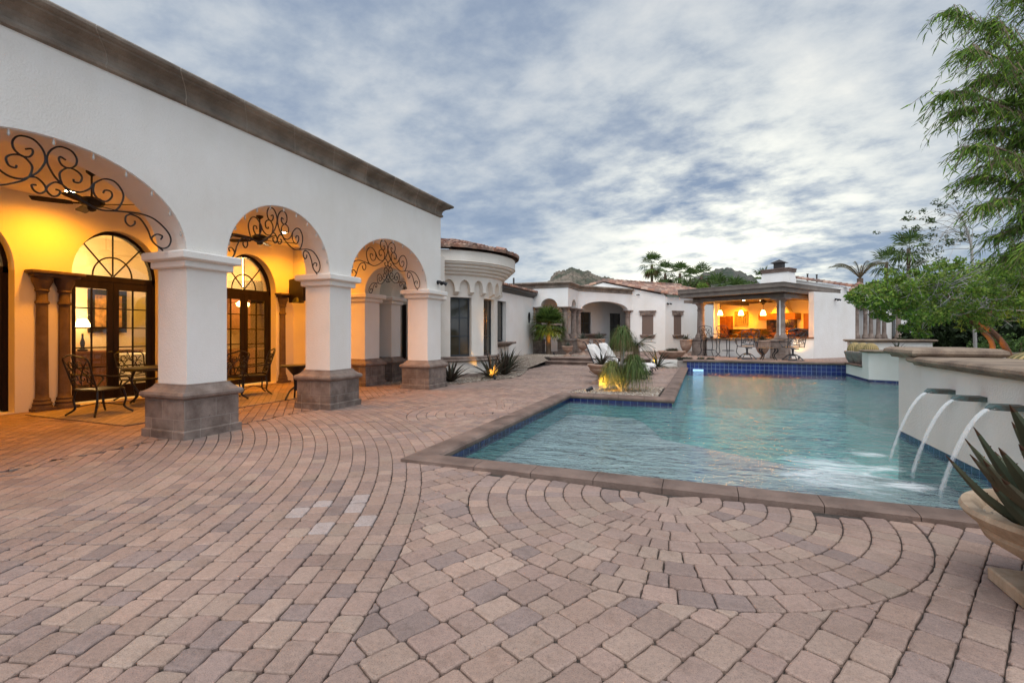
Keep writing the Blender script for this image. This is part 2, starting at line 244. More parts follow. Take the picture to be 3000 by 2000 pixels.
# ------------------------------------------------------------------ mesh builder
class MB:
    def __init__(s): s.v=[]; s.f=[]; s.c=[]; s.T=None; s.col=None; s.sm=[]; s.smooth=False
    def vert(s,p):
        p=Vector(p)
        if s.T is not None: p=s.T@p
        s.v.append(p); return len(s.v)-1
    def face(s,idx,col=None):
        s.f.append(tuple(idx)); s.c.append(col if col is not None else s.col); s.sm.append(s.smooth)
    def poly(s,pts,col=None): s.face([s.vert(p) for p in pts],col)
    def box(s,x0,x1,y0,y1,z0,z1,bev=0):
        if bev>0: return s.frustum((x0,x1,y0,y1),z0,(x0,x1,y0,y1),z1,bev)
        i=[s.vert(p) for p in((x0,y0,z0),(x1,y0,z0),(x1,y1,z0),(x0,y1,z0),(x0,y0,z1),(x1,y0,z1),(x1,y1,z1),(x0,y1,z1))]
        for f in((3,2,1,0),(4,5,6,7),(0,1,5,4),(1,2,6,5),(2,3,7,6),(3,0,4,7)): s.face([i[k] for k in f])
    def frustum(s,a,z0,b,z1,bev):
        # box with softened top/bottom/vertical edges (octagonal rings)
        def ring(r,z,g,ch):
            x0,x1,y0,y1=r; x0+=g;x1-=g;y0+=g;y1-=g
            return [s.vert(p) for p in((x0+ch,y0,z),(x1-ch,y0,z),(x1,y0+ch,z),(x1,y1-ch,z),(x1-ch,y1,z),(x0+ch,y1,z),(x0,y1-ch,z),(x0,y0+ch,z))]
        rs=[ring(a,z0,bev,bev),ring(a,z0+bev,0,bev),ring(b,z1-bev,0,bev),ring(b,z1,bev,bev)]
        for p,q in zip(rs,rs[1:]):
            for k in range(8): s.face((p[k],p[(k+1)%8],q[(k+1)%8],q[k]))
        s.face(rs[0][::-1]); s.face(rs[-1])
    def obar(s,p,q,w,h,up=(0,0,1)):
        p=Vector(p);q=Vector(q);d=(q-p).normalized();u=Vector(up); side=d.cross(u)
        if side.length<1e-4: side=d.cross(Vector((1,0,0)))
        side.normalize(); u=side.cross(d)
        i=[]
        for c in(p,q):
            for a,b in((-1,-1),(1,-1),(1,1),(-1,1)): i.append(s.vert(c+side*(a*w/2)+u*(b*h/2)))
        for f in((3,2,1,0),(4,5,6,7),(0,1,5,4),(1,2,6,5),(2,3,7,6),(3,0,4,7)): s.face([i[k] for k in f])
    def tube(s,pts,r,n=6,cap=True):
        pts=[Vector(p) for p in pts]; m=len(pts); prev=None; rings=[]; sv=s.smooth; s.smooth=True
        rr=r if isinstance(r,(list,tuple)) else [r]*m
        nrm=None
        for k in range(m):
            d=(pts[min(k+1,m-1)]-pts[max(k-1,0)])
            if d.length<1e-9: d=Vector((0,0,1))
            d.normalize()
            if nrm is None:
                nrm=d.cross(Vector((0,0,1)))
                if nrm.length<0.05: nrm=d.cross(Vector((1,0,0)))
            nrm=(nrm-d*nrm.dot(d))
            if nrm.length<1e-6: nrm=d.orthogonal()
            nrm.normalize(); b=d.cross(nrm)
            rings.append([s.vert(pts[k]+nrm*(rr[k]*cos(2*pi*j/n))+b*(rr[k]*sin(2*pi*j/n))) for j in range(n)])
        for a,b in zip(rings,rings[1:]):
            for j in range(n): s.face((a[j],a[(j+1)%n],b[(j+1)%n],b[j]))
        if cap: s.face(rings[0][::-1]); s.face(rings[-1])
        s.smooth=sv
    def lathe(s,prof,c=(0,0,0),n=24,flute=0,fl_r=(0,0),sq=None):
        c=Vector(c); rings=[]; sv=s.smooth; s.smooth=True
        for r,z in prof:
            ring=[]
            for j in range(n):
                a=2*pi*j/n; q=r
                if flute and fl_r[0]<=z<=fl_r[1]: q=r*(1-0.045*(0.5+0.5*cos(a*flute)))
                ring.append(s.vert(c+Vector((q*cos(a),q*sin(a),z))))
            rings.append(ring)
        for a,b in zip(rings,rings[1:]):
            for j in range(n): s.face((a[j],a[(j+1)%n],b[(j+1)%n],b[j]))
        s.face(rings[0][::-1]); s.face(rings[-1]); s.smooth=sv
    def sqlathe(s,prof,cx,cy):          # square-plan moulding: (half width, z)
        rings=[[s.vert((cx+a*h,cy+b*h,z)) for a,b in((-1,-1),(1,-1),(1,1),(-1,1))] for h,z in prof]
        for a,b in zip(rings,rings[1:]):
            for j in range(4): s.face((a[j],a[(j+1)%4],b[(j+1)%4],b[j]))
        s.face(rings[0][::-1]); s.face(rings[-1])
    def rectlathe(s,prof,x0,x1,y0,y1):  # rect-plan moulding: (offset outwards, z)
        rings=[[s.vert(p) for p in((x0-o,y0-o,z),(x1+o,y0-o,z),(x1+o,y1+o,z),(x0-o,y1+o,z))] for o,z in prof]
        for a,b in zip(rings,rings[1:]):
            for j in range(4): s.face((a[j],a[(j+1)%4],b[(j+1)%4],b[j]))
        s.face(rings[0][::-1]); s.face(rings[-1])
    def prism(s,pl,z0,z1):
        tri=tessellate_polygon([[Vector((x,y,0)) for x,y in pl]])
        area=sum(pl[k][0]*pl[(k+1)%len(pl)][1]-pl[(k+1)%len(pl)][0]*pl[k][1] for k in range(len(pl)))
        if area<0: pl=pl[::-1]; tri=tessellate_polygon([[Vector((x,y,0)) for x,y in pl]])
        a=[s.vert((x,y,z0)) for x,y in pl]; b=[s.vert((x,y,z1)) for x,y in pl]; n=len(pl)
        for t in tri:
            p,q,r=[Vector((*pl[k],0)) for k in t]
            if (q-p).cross(r-p).z<0: t=t[::-1]
            s.face([b[k] for k in t]); s.face([a[k] for k in t][::-1])
        for k in range(n): s.face((a[k],a[(k+1)%n],b[(k+1)%n],b[k]))
    def panel(s,O,U,N,outer,holes,th):   # vertical slab with holes; front at O, N outward, U along
        O=Vector(O);U=Vector(U).normalized();N=Vector(N).normalized(); Z=Vector((0,0,1))
        loops=[outer]+holes; tri=tessellate_polygon([[Vector((u,z,0)) for u,z in l] for l in loops])
        fl=[p for l in loops for p in l]
        a=[s.vert(O+U*u+Z*z) for u,z in fl]; b=[s.vert(O+U*u+Z*z-N*th) for u,z in fl]
        for t in tri: s.face([a[k] for k in t]); s.face([b[k] for k in t][::-1])
        o=0
        for l in loops:
            n=len(l)
            for k in range(n): s.face((a[o+k],a[o+(k+1)%n],b[o+(k+1)%n],b[o+k]))
            o+=n
    def archwall(s,O,U,N,L,zb,zt,th,arches,step=0.6,ztf=None):
        # solid wall from zb to zt with arched openings (centre, half width, spring z, rise); openings reach down to zb of `low` if given
        O=Vector(O);U=Vector(U).normalized();N=Vector(N).normalized(); Z=Vector((0,0,1))
        us=[0.0]; segs=[]
        cur=0.0
        for (c,h,sp,ri) in sorted(arches):
            if c-h>cur+1e-6: segs.append((cur,c-h,None))
            segs.append((c-h,c+h,(c,h,sp,ri))); cur=c+h
        if cur<L-1e-6: segs.append((cur,L,None))
        def col(u,z): return s.vert(O+U*u+Z*z),s.vert(O+U*u+Z*z-N*th)
        T=ztf if ztf else (lambda u:zt)
        for u0,u1,ar in segs:
            if ar is None:
                n=max(1,int((u1-u0)/2)) if ztf is None else 4
                pts=[(u0+(u1-u0)*k/n,zb) for k in range(n+1)]
            else:
                c,h,sp,ri=ar; n=28; pts=[(c-h*cos(pi*k/n),sp+ri*sin(pi*k/n)) for k in range(n+1)]
                if u0>1e-6: # left jamb
                    a,a2=col(u0,zb); b,b2=col(u0,sp); s.face((a,b,b2,a2))
                if u1<L-1e-6:
                    a,a2=col(u1,zb); b,b2=col(u1,sp); s.face((b,a,a2,b2))
            lo=[col(u,z) for u,z in pts]; hi=[col(u,T(u)) for u,z in pts]
            for k in range(len(pts)-1):
                s.face((lo[k][0],lo[k+1][0],hi[k+1][0],hi[k][0])); s.face((lo[k+1][1],lo[k][1],hi[k][1],hi[k+1][1]))
                sv=s.smooth; s.smooth=ar is not None; s.face((lo[k][1],lo[k+1][1],lo[k+1][0],lo[k][0])); s.smooth=sv
                s.face((hi[k][0],hi[k+1][0],hi[k+1][1],hi[k][1]))
        for u,flip in((0,False),(L,True)):
            a,a2=col(u,zb); b,b2=col(u,T(u)); s.face((a,a2,b2,b) if not flip else (b,b2,a2,a))
    def sweep(s,path,prof,closed=False):  # prof: (out,z) swept along plan path with mitres; out = to the right of travel
        n=len(path); P=[Vector((*p,0)) for p in path]; rows=[]
        for k in range(n):
            if closed or 0<k<n-1:
                d0=(P[k]-P[k-1]).normalized(); d1=(P[(k+1)%n]-P[k]).normalized()
            elif k==0: d0=d1=(P[1]-P[0]).normalized()
            else: d0=d1=(P[-1]-P[-2]).normalized()
            r0=Vector((d0.y,-d0.x,0)); r1=Vector((d1.y,-d1.x,0)); m=(r0+r1).normalized(); m=m/max(0.3,m.dot(r0))
            rows.append([s.vert(P[k]+m*o+Vector((0,0,z))) for o,z in prof])
        q=len(prof)
        for k in range(n if closed else n-1):
            a=rows[k]; b=rows[(k+1)%n]
            for j in range(q): s.face((a[j],b[j],b[(j+1)%q],a[(j+1)%q]))
        if not closed: s.face(rows[0]); s.face(rows[-1][::-1])
    def build(s,name,m,parent=None,world=True,smooth=None):
        me=bpy.data.meshes.new(name)
        if parent is not None and world:
            inv=parent.matrix_basis.inverted(); p=parent.parent
            if p is not None: inv=(p.matrix_basis@parent.matrix_basis).inverted()
            vs=[inv@v for v in s.v]
        else: vs=s.v
        me.from_pydata([tuple(v) for v in vs],[],s.f); 
        if any(c is not None for c in s.c):
            at_=me.color_attributes.new('Col','FLOAT_COLOR','CORNER'); buf=[]
            for f,c in zip(s.f,s.c):
                c=c if c is not None else (1,1,1)
                if isinstance(c[0],tuple):
                    for q_ in c: buf.extend((q_[0],q_[1],q_[2],1.0))
                else: buf.extend((c[0],c[1],c[2],1.0)*len(f))
            at_.data.foreach_set('color',buf)
        me.polygons.foreach_set('use_smooth',[bool(smooth) if smooth is not None else x for x in s.sm])
        me.materials.append(m if not isinstance(m,str) else M[m]); me.update()
        if any(s.sm) or smooth: me.set_sharp_from_angle(angle=rad(38))
        o=bpy.data.objects.new(name,me); COL.objects.link(o)
        if parent is not None: o.parent=parent
        return o
def tag(o,label,cat,group=None,kind=None):
    if label: o['label']=label
    if cat: o['category']=cat
    if group: o['group']=group
    if kind: o['kind']=kind
    return o
def thing(name,label,cat,loc=(0,0,0),rz=0,group=None):
    o=bpy.data.objects.new(name,None); o.empty_display_size=0.2; COL.objects.link(o)
    o.matrix_basis=Matrix.Translation(Vector(loc))@Matrix.Rotation(rz,4,'Z'); return tag(o,label,cat,group)
def struct(name,mb,m): o=mb.build(name,m); o['kind']='structure'; return o
def dup(root,loc,rz=0,label=None,group=None,scale=1.0):
    r=root.copy(); COL.objects.link(r); r.matrix_basis=Matrix.Translation(Vector(loc))@Matrix.Rotation(rz,4,'Z')@Matrix.Scale(scale,4)
    if label: r['label']=label
    if group: r['group']=group
    def rec(a,b):
        for ch in list(a.children):
            c=ch.copy(); COL.objects.link(c); c.parent=b; rec(ch,c)
    rec(root,r); return r
def light(name,kind,loc,energy,col,parent=None,size=0.1,rot=None,spot=None):
    l=bpy.data.lights.new(name,kind); l.energy=energy; l.color=col
    if kind=='AREA': l.shape='DISK'; l.size=size
    elif kind!='SUN': l.shadow_soft_size=size
    if spot: l.spot_size=spot; l.spot_blend=0.8
    o=bpy.data.objects.new(name,l); COL.objects.link(o)
    if rot is not None: o.rotation_euler=rot
    if parent is not None:
        o.parent=parent; o.location=parent.matrix_basis.inverted()@Vector(loc)
    else: o.location=loc
    return o
def cr(pts,n=6,closed=False):   # Catmull-Rom through points
    P=[Vector(p) for p in pts]; out=[]
    for i in range(len(P)-1):
        a=P[max(i-1,0)];b=P[i];c=P[i+1];d=P[min(i+2,len(P)-1)]
        for k in range(n):
            t=k/n; out.append(0.5*((2*b)+(c-a)*t+(2*a-5*b+4*c-d)*t*t+(3*b-a-3*c+d)*t**3))
    out.append(P[-1]); return out
# ================================================================== GROUND, PAVING, POOL
WX=-6.42      # outer face of the arcade
m=MB(); m.prism([(-600,-60),(600,-60),(600,700),(-600,700)],-3.2,-3.15); struct('ground',m,'dirt')
# patio sub-base with a hole for the pool
m=MB()
outer=[(-14,-4),(9,-4),(9,24),(-14,24)]
hole=[(-2.85,4.70),(2.75,4.70),(2.75,8.9),(5.75,9.2),(5.75,17.7),(4.85,18.05),(4.8,20.75),(-0.62,20.75),(-0.62,10.62),(-2.85,10.62)]
lp=[[Vector((x,y,0)) for x,y in outer],[Vector((x,y,0)) for x,y in hole]]
fl=outer+hole; ids=[m.vert((x,y,-0.022)) for x,y in fl]
for t in tessellate_polygon(lp): m.face([ids[k] for k in t])
struct('patio_bedding_sand',m,'sand')
# ---- pavers as real blocks
def clip(poly,nx,ny,d):    # keep n.p<=d
    out=[]
    for i in range(len(poly)):
        a=poly[i]; b=poly[(i+1)%len(poly)]; fa=nx*a[0]+ny*a[1]-d; fb=nx*b[0]+ny*b[1]-d
        if fa<=0: out.append(a)
        if fa*fb<0:
            t=fa/(fa-fb); out.append((a[0]+(b[0]-a[0])*t,a[1]+(b[1]-a[1])*t))
    return out
def cen(p): return (sum(a[0] for a in p)/len(p),sum(a[1] for a in p)/len(p))
def area(p): return abs(sum(p[k][0]*p[(k+1)%len(p)][1]-p[(k+1)%len(p)][0]*p[k][1] for k in range(len(p))))/2
C1=(-10.5,-1.0); R1=9.42; CA=(-0.27,4.36); CB=(-3.2,7.85); RC=1.72
def dist(a,b): return math.hypot(a[0]-b[0],a[1]-b[1])
PAL=[(0.350,0.252,0.208),(0.335,0.24,0.199),(0.362,0.262,0.213),(0.325,0.231,0.195),(0.35,0.246,0.204),(0.318,0.222,0.188),(0.298,0.217,0.19),(0.362,0.252,0.203),(0.352,0.262,0.213),(0.34,0.24,0.198),(0.275,0.205,0.184),(0.34,0.238,0.197)]
cells=[]
def pcol(w=None):
    c=R.choice(PAL); k=R.uniform(0.88,1.12); return tuple(v*k for v in c)
def ringcells(c,rmax,th0,th1,keep):
    r=0.0; k=0; rings=[0.0,0.26]
    while rings[-1]<rmax-0.05: rings.append(min(rmax,rings[-1]+0.162))
    for a,b in zip(rings,rings[1:]):
        n=max(5,int(round(2*pi*((a+b)/2)/(0.148 if b>0.5 else 0.18)))); off=R.random()
        ed=[0.0]
        while ed[-1]<n: ed.append(ed[-1]+R.choice([0.8,1.0,1.0,1.25]))
        sc=n/ed[-1]
        for j in range(len(ed)-1):
            t0=2*pi*(ed[j]*sc+off)/n; t1=2*pi*(ed[j+1]*sc+off)/n
            if a<0.01: pl=[c,(c[0]+b*cos(t0),c[1]+b*sin(t0)),(c[0]+b*cos((t0+t1)/2),c[1]+b*sin((t0+t1)/2)),(c[0]+b*cos(t1),c[1]+b*sin(t1))]
            else: pl=[(c[0]+q*cos(t),c[1]+q*sin(t)) for q,t in((a,t0),(b,t0),(b,(t0+t1)/2),(b,t1),(a,t1),(a,(t0+t1)/2))]
            if keep(cen(pl)): cells.append((pl,pcol(),True))
ringcells(CA,RC,0,2*pi,lambda p:p[1]<4.40)
ringcells(CB,RC,0,2*pi,lambda p:p[0]<-3.08)
WHITE=[(-2.66,3.36),(-2.69,3.18),(-2.42,3.02),(-2.99,3.16),(-2.98,2.93),(-2.56,2.66)]
def outside(pl,c,r):
    g=cen(pl); d=dist(g,c)
    if max(dist(p,c) for p in pl)<r: return None
    if d<r+0.25:
        n=((g[0]-c[0])/d,(g[1]-c[1])/d); pl=clip(pl,-n[0],-n[1],-(n[0]*c[0]+n[1]*c[1]+r))
    return pl if len(pl)>2 and area(pl)>0.0012 else None
# left field: long courses on wide arcs
cw=0.142; rr=R1-cw*math.floor((R1-0.6)/cw); row=0
while rr<24:
    n0=rad(-20); n1=rad(95); a=n0+R.random()*0.2/rr*1.0
    while a<n1:
        ln=R.choice([0.145,0.145,0.215,0.215,0.215]) if rr<R1+6 else 0.215
        t0=a; t1=a+ln/(rr+cw/2); a=t1
        mx=(C1[0]+(rr+cw/2)*cos((t0+t1)/2),C1[1]+(rr+cw/2)*sin((t0+t1)/2))
        X,Y=mx
        if Y<0.2 or X<-11.3 or Y>21.3 or X>-0.3: continue
        if X<-6.62 and Y<11.9: continue
        if rr>R1-0.02 and Y<4.43: continue
        if X>-3.06 and Y>4.43 and Y<10.8: continue
        if X>-0.8 and Y>10: continue
        if Y>11.9 and X<-6.3-0.0*Y: continue
        if Y>11.5 and X<-5.6 : 
            bx=[(11.73,-6.55),(12.89,-5.92),(14.3,-5.55),(15.7,-5.76),(17.92,-6.39),(19.78,-6.5),(21.4,-6.65)]
            lim=-6.6
            for (ya,xa),(yb,xb) in zip(bx,bx[1:]):
                if ya<=Y<=yb: lim=xa+(xb-xa)*(Y-ya)/(yb-ya)
            if X<lim: continue
        if Y>10.8 and Y<12.9 and X>-2.95: 
            if Y<12.0+0.45*(X+2.9): continue
        pl=[(C1[0]+q*cos(t),C1[1]+q*sin(t)) for q,t in((rr,t0),(rr+cw,t0),(rr+cw,t1),(rr,t1))]
        pl=outside(pl,CB,RC)
        if not pl: continue
        if rr>R1-0.02 and Y<4.75: pl=clip(pl,0,-1,-4.43)
        if len(pl)<3: continue
        c=pcol()
        for wp in WHITE:
            if dist(wp,mx)<0.09: c=(0.425,0.355,0.335); break
        cells.append((pl,c,dist(mx,(0,0))<7))
    rr+=cw
ax=math.atan2(0.72,-0.69); d=(cos(ax),sin(ax)); nn=(-d[1],d[0])
for k in range(-90,90):
    u=-16+R.random()*0.2
    while u<16:
        ln=R.choice([0.145,0.215,0.215]); q=[(-9+d[0]*a+nn[0]*b,6+d[1]*a+nn[1]*b) for a,b in((u,k*.142),(u+ln,k*.142),(u+ln,k*.142+.142),(u,k*.142+.142))]; u+=ln; g=cen(q)
        if g[0]>-6.5 or g[0]<-11.3 or g[1]<0.2 or g[1]>11.95: continue
        q=clip(q,1,0,-6.62)
        if len(q)>2 and area(q)>0.001: cells.append((q,pcol(),False))
# diagonal field right of the border, rows along d
ang=math.atan2(2.65-1.75,-0.71+1.17); d=(cos(ang),sin(ang)); nn=(-d[1],d[0])
k=-60
while k<60:
    v0=k*0.153; v1=v0+0.153; u=-8+R.random()*0.2
    while u<9:
        ln=R.choice([0.153,0.225,0.225,0.225]); u0=u;u1=u+ln;u=u1
        q=[(d[0]*a+nn[0]*b,d[1]*a+nn[1]*b) for a,b in((u0,v0),(u1,v0),(u1,v1),(u0,v1))]; g=cen(q)
        if g[1]>4.5 or g[1]<0.2 or g[0]<-3 or g[0]>8 or (g[0]>2.9 and g[1]>4.2): continue
        dd=dist(g,C1)
        if max(dist(p_,C1) for p_ in q)<R1: continue
        if dd<R1+0.25:
            n=((g[0]-C1[0])/dd,(g[1]-C1[1])/dd); q=clip(q,-n[0],-n[1],-(n[0]*C1[0]+n[1]*C1[1]+R1))
            if len(q)<3 or area(q)<0.0012: continue
        q=outside(q,CA,RC)
        if q: cells.append((q,pcol(),True))
    k+=1
def paver(mb,pl,col,fine):
    if sum(pl[k][0]*pl[(k+1)%len(pl)][1]-pl[(k+1)%len(pl)][0]*pl[k][1] for k in range(len(pl)))<0: pl=pl[::-1]
    q=[p for i,p in enumerate(pl) if dist(p,pl[i-1])>0.012]
    if len(q)<3: return
    g=cen(q); near=fine and dist(g,(0,0))<5.2
    if near:   # ragged tumbled edges, softened corners
        e=[]
        for i in range(len(q)):
            a=q[i];b=q[(i+1)%len(q)];L_=dist(a,b)
            c=min(0.016,L_*0.25)/max(L_,1e-6)
            e.append((a[0]+(b[0]-a[0])*c,a[1]+(b[1]-a[1])*c))
            if L_>0.1:
                for t in(0.35,0.65):
                    e.append((a[0]+(b[0]-a[0])*t+R.uniform(-.004,.004),a[1]+(b[1]-a[1])*t+R.uniform(-.004,.004)))
            e.append((a[0]+(b[0]-a[0])*(1-c),a[1]+(b[1]-a[1])*(1-c)))
        q=e
    rad_=max(dist(p,g) for p in q); dz=R.uniform(-0.0025,0.0025) if fine else 0; tx=R.uniform(-.02,.02)*(1 if fine else 0); ty=R.uniform(-.02,.02)*(1 if fine else 0)
    def ring(ins,z):
        out=[]
        for p in q:
            L_=dist(p,g); f=(L_-ins)/L_ if L_>ins else 0.1
            x=g[0]+(p[0]-g[0])*f; y=g[1]+(p[1]-g[1])*f
            out.append(mb.vert((x,y,z+dz+(tx*(x-g[0])+ty*(y-g[1])))))
        return out
    n=len(q)
    if near: rs=[ring(0.0035,-0.03),ring(0.0035,-0.009),ring(0.0065,-0.0035),ring(0.015,0.0)]
    elif fine: rs=[ring(0.0035,-0.03),ring(0.0035,-0.006),ring(0.012,0.0)]
    else: rs=[ring(0.006,-0.03),ring(0.009,0.0)]
    for a,b in zip(rs,rs[1:]):
        for k in range(n): mb.face((a[k],a[(k+1)%n],b[(k+1)%n],b[k]),col)
    mb.face(rs[-1],col)
m=MB()
for pl,c,f in cells: paver(m,pl,c,f)
NP=len(cells)
struct('paved_patio',m,'paver')
# terrace behind the pool, 0.31 m up
TZ=0.31
m=MB(); m.prism([(-6.6,21.15),(-2.0,21.15),(-2.0,21.3),(-0.9,21.3),(-0.9,20.9),(4.95,20.9),(4.95,19.5),(30,19.5),(30,60),(-14,60),(-14,23.5),(-8.75,23.5)],-0.3,TZ-0.012); struct('terrace_base',m,'sand')
m=MB(); y=21.15; row=0
while y<30.5:
    x=-8.8+R.random()*0.2
    while x<9.0:
        ln=0.235; x0,x1=x,x+ln; x+=ln
        if y<23.5 and x0<-6.6: continue
        if -2.0<x1 and x0<-0.85 and y<21.3: continue
        paver(m,[(x0,y),(x1,y),(x1,y+0.155),(x0,y+0.155)],pcol(),False)
    y+=0.155
for v in m.v: v.z+=TZ
struct('terrace_paving',m,'paver')
def bull(w,t,ov):   # coping section: out = towards the pool
    return [(-w+ov,-0.02),(-w+ov,t-0.012),(-w+ov+.05,t),(ov-0.07,t),(ov-0.025,t-0.010),(ov,t-0.034),(ov,t-0.065),(ov-0.012,t-0.088),(ov-0.035,t-0.098),(0.0,t-0.098),(-0.01,-0.07),(-w+ov,-0.07)]
def coping(path,z,w=0.32,ov=0.05,blk=0.62,name='pool_coping',mt='coping'):
    # blocks laid end to end along the path with hairline joints; pool on the right-hand side of travel
    mb=MB(); pr=bull(w,0.045,ov); pts=[Vector((*p,0)) for p in path]
    nseg=len(pts)-1
    for i in range(nseg):
        a,b=pts[i],pts[i+1]; L_=(b-a).length; d0=(b-a)/L_; n=max(1,round(L_/blk)); r0=Vector((d0.y,-d0.x,0))
        def mit(k,side):
            if (side==0 and i==0) or (side==1 and i==nseg-1): return None
            o=pts[i-1]if side==0 else pts[i+2]; dd=((a-o) if side==0 else (o-b)).normalized(); r1=Vector((dd.y,-dd.x,0)); mm=(r0+r1).normalized(); return mm/max(0.2,mm.dot(r0))
        for k in range(n):
            rows=[]
            for e in(0,1):
                s_=L_*(k+e)/n; gap=(0.003 if e==0 else -0.003); mv=None
                if k==0 and e==0: mv=mit(k,0)
                if k==n-1 and e==1: mv=mit(k,1)
                P0=a+d0*(s_+gap); vec=mv if mv is not None else r0; dz=0
                if mv is not None: P0=a+d0*(s_+gap*0.5)
                rows.append([mb.vert(P0+vec*o_+Vector((0,0,z+zz))) for o_,zz in pr])
            q=len(pr); kk=R.uniform(0.8,1.15)
            for j in range(q): mb.face((rows[0][j],rows[1][j],rows[1][(j+1)%q],rows[0][(j+1)%q]))
            mb.face(rows[0]); mb.face(rows[1][::-1])
    return struct(name,mb,mt)
coping([(2.74,4.73),(-2.80,4.73),(-2.80,10.60),(-0.60,10.60),(-0.60,20.62)],0.0)
coping([(-0.75,20.62),(4.82,20.62)],TZ-0.005,w=0.34,ov=0.05,name='terrace_pool_coping')
# pool basin
PZ=-0.10
m=MB()
bp=[(-2.80,4.73),(2.72,4.73),(2.72,8.85),(5.70,8.85),(5.70,17.72),(4.80,18.05),(4.80,20.62),(-0.60,20.62),(-0.60,10.60),(-2.80,10.60)]
m.prism(bp[::-1],-1.55,-1.5); struct('pool_floor',m,'deep')
m=MB(); m.poly([(-2.8,4.73,-0.42),(2.72,4.73,-0.42),(2.72,7.3,-0.42),(1.0,7.6,-0.42),(-0.9,8.8,-0.42),(-1.4,10.6,-0.42),(-2.8,10.6,-0.42)]); 
pp=[(2.72,7.3),(1.0,7.6),(-0.9,8.8),(-1.4,10.6)]
prev_=[(x,y,-0.42) for x,y in pp]
for o_,z_ in((0.35,-0.50),(0.75,-0.68),(1.2,-0.98),(1.7,-1.495)):
    cur_=[(x+o_*.35,min(20,y+o_*.95),z_) for x,y in pp]
    for a,b,c_,d_ in zip(prev_,prev_[1:],cur_[1:],cur_): m.poly([a,b,c_,d_])
    prev_=cur_
struct('pool_shelf',m,'shelf')
m=MB(); m2=MB()
for k in range(len(bp)):
    a=bp[k]; b=bp[(k+1)%len(bp)]
    lo=-0.30 if k==6 else -0.17
    m.poly([(a[0],a[1],lo),(b[0],b[1],lo),(b[0],b[1],-1.5),(a[0],a[1],-1.5)])
    if k in(0,7,8,9): m2.poly([(a[0],a[1],-0.02),(b[0],b[1],-0.02),(b[0],b[1],lo),(a[0],a[1],lo)])
    elif k==6: m2.poly([(a[0],a[1],TZ-0.02),(b[0],b[1],TZ-0.02),(b[0],b[1],-0.30),(a[0],a[1],-0.30)])
    else: m2.poly([(a[0],a[1],-0.0),(b[0],b[1],-0.0),(b[0],b[1],-0.17),(a[0],a[1],-0.17)])
struct('pool_walls',m,'deep'); struct('pool_tile_band',m2,'bluetile')
m=MB(); m.prism([(p[0],p[1]) for p in bp],PZ,PZ); m.f=[f for f in m.f][:]
mm=MB(); ids=[mm.vert((x,y,PZ)) for x,y in bp]
for t in tessellate_polygon([[Vector((x,y,0)) for x,y in bp]]): mm.face([ids[k] for k in t])
struct('pool_water',mm,'water')
# foam where the spouts fall
def foamdisc(cx,cy,rx,ry,ang,name='water_foam'):
    mb=MB(); n=28; K=8; c=cos(ang);s=sin(ang)
    rows=[]
    for i in range(K+1):
        f=i/K; rows.append([mb.vert((cx+c*rx*f*cos(2*pi*j/n)-s*ry*f*sin(2*pi*j/n),cy+s*rx*f*cos(2*pi*j/n)+c*ry*f*sin(2*pi*j/n),PZ+0.006)) for j in range(n)])
    v=lambda f:(0.95*max(0,1-f**1.3)**0.9,)*3
    for i in range(K):
        for j in range(n):
            mb.face((rows[i][j],rows[i][(j+1)%n],rows[i+1][(j+1)%n],rows[i+1][j]),(v(i/K),v(i/K),v((i+1)/K),v((i+1)/K)))
    return mb
m=foamdisc(1.30,6.1,1.9,1.15,rad(70)); o=m.build('water_foam','foam'); tag(o,None,None,None,'stuff')
for i,(x,y) in enumerate([(2.0,7.14),(2.0,6.47),(1.98,5.80)]):
    m=foamdisc(x-.12,y,0.5,0.34,rad(20)); 
    for v in m.v: v.z+=0.004+0.001*i
    o=m.build('water_foam','foam'); tag(o,None,None,None,'stuff')
# gravel beds
def gravel(poly,zf,count,name,rmin=0.012,rmax=0.03):
    mb=MB(); tri=tessellate_polygon([[Vector((x,y,0)) for x,y in poly]])
    # triangulate and subdivide so the bed follows zf
    def sub(a,b,c,l):
        if l==0: mb.face([mb.vert((p[0],p[1],zf(*p)-0.004)) for p in(a,b,c)]); return
        ab=((a[0]+b[0])/2,(a[1]+b[1])/2);bc=((b[0]+c[0])/2,(b[1]+c[1])/2);ca=((c[0]+a[0])/2,(c[1]+a[1])/2)
        for t in((a,ab,ca),(ab,b,bc),(ca,bc,c),(ab,bc,ca)): sub(*t,l-1)
    T=[]
    for t in tri:
        q=[poly[k] for k in t]; sub(*q,3); T.append((area(q),q))
    o=mb.build(name,'gravelbase'); o['kind']='structure'
    mb=MB(); tot=sum(t[0] for t in T); mb.smooth=True
    for k in range(count):
        r=R.random()*tot
        for A_,q in T:
            r-=A_
            if r<=0: break
        u,v=R.random(),R.random()
        if u+v>1:u,v=1-u,1-v
        x=q[0][0]+(q[1][0]-q[0][0])*u+(q[2][0]-q[0][0])*v; y=q[0][1]+(q[1][1]-q[0][1])*u+(q[2][1]-q[0][1])*v
        s_=R.uniform(rmin,rmax); z=zf(x,y); c=R.choice([(0.45,0.37,0.29),(0.55,0.47,0.38),(0.30,0.22,0.16),(0.38,0.30,0.23),(0.60,0.54,0.46),(0.22,0.165,0.125)])
        a=R.random()*3; w=s_*R.uniform(.6,1); ca,sa=cos(a),sin(a)
        P=[mb.vert((x+ca*i_*s_-sa*j_*w,y+sa*i_*s_+ca*j_*w,z+kk*s_)) for i_,j_,kk in((1,0,.1),(0,1,.1),(-1,0,.1),(0,-1,.1),(.1,.1,.75))]
        for i in range(4): mb.face((P[i],P[(i+1)%4],P[4]),c)
    o=mb.build(name.replace('bed','pebbles'),'pebble'); o['kind']='stuff'
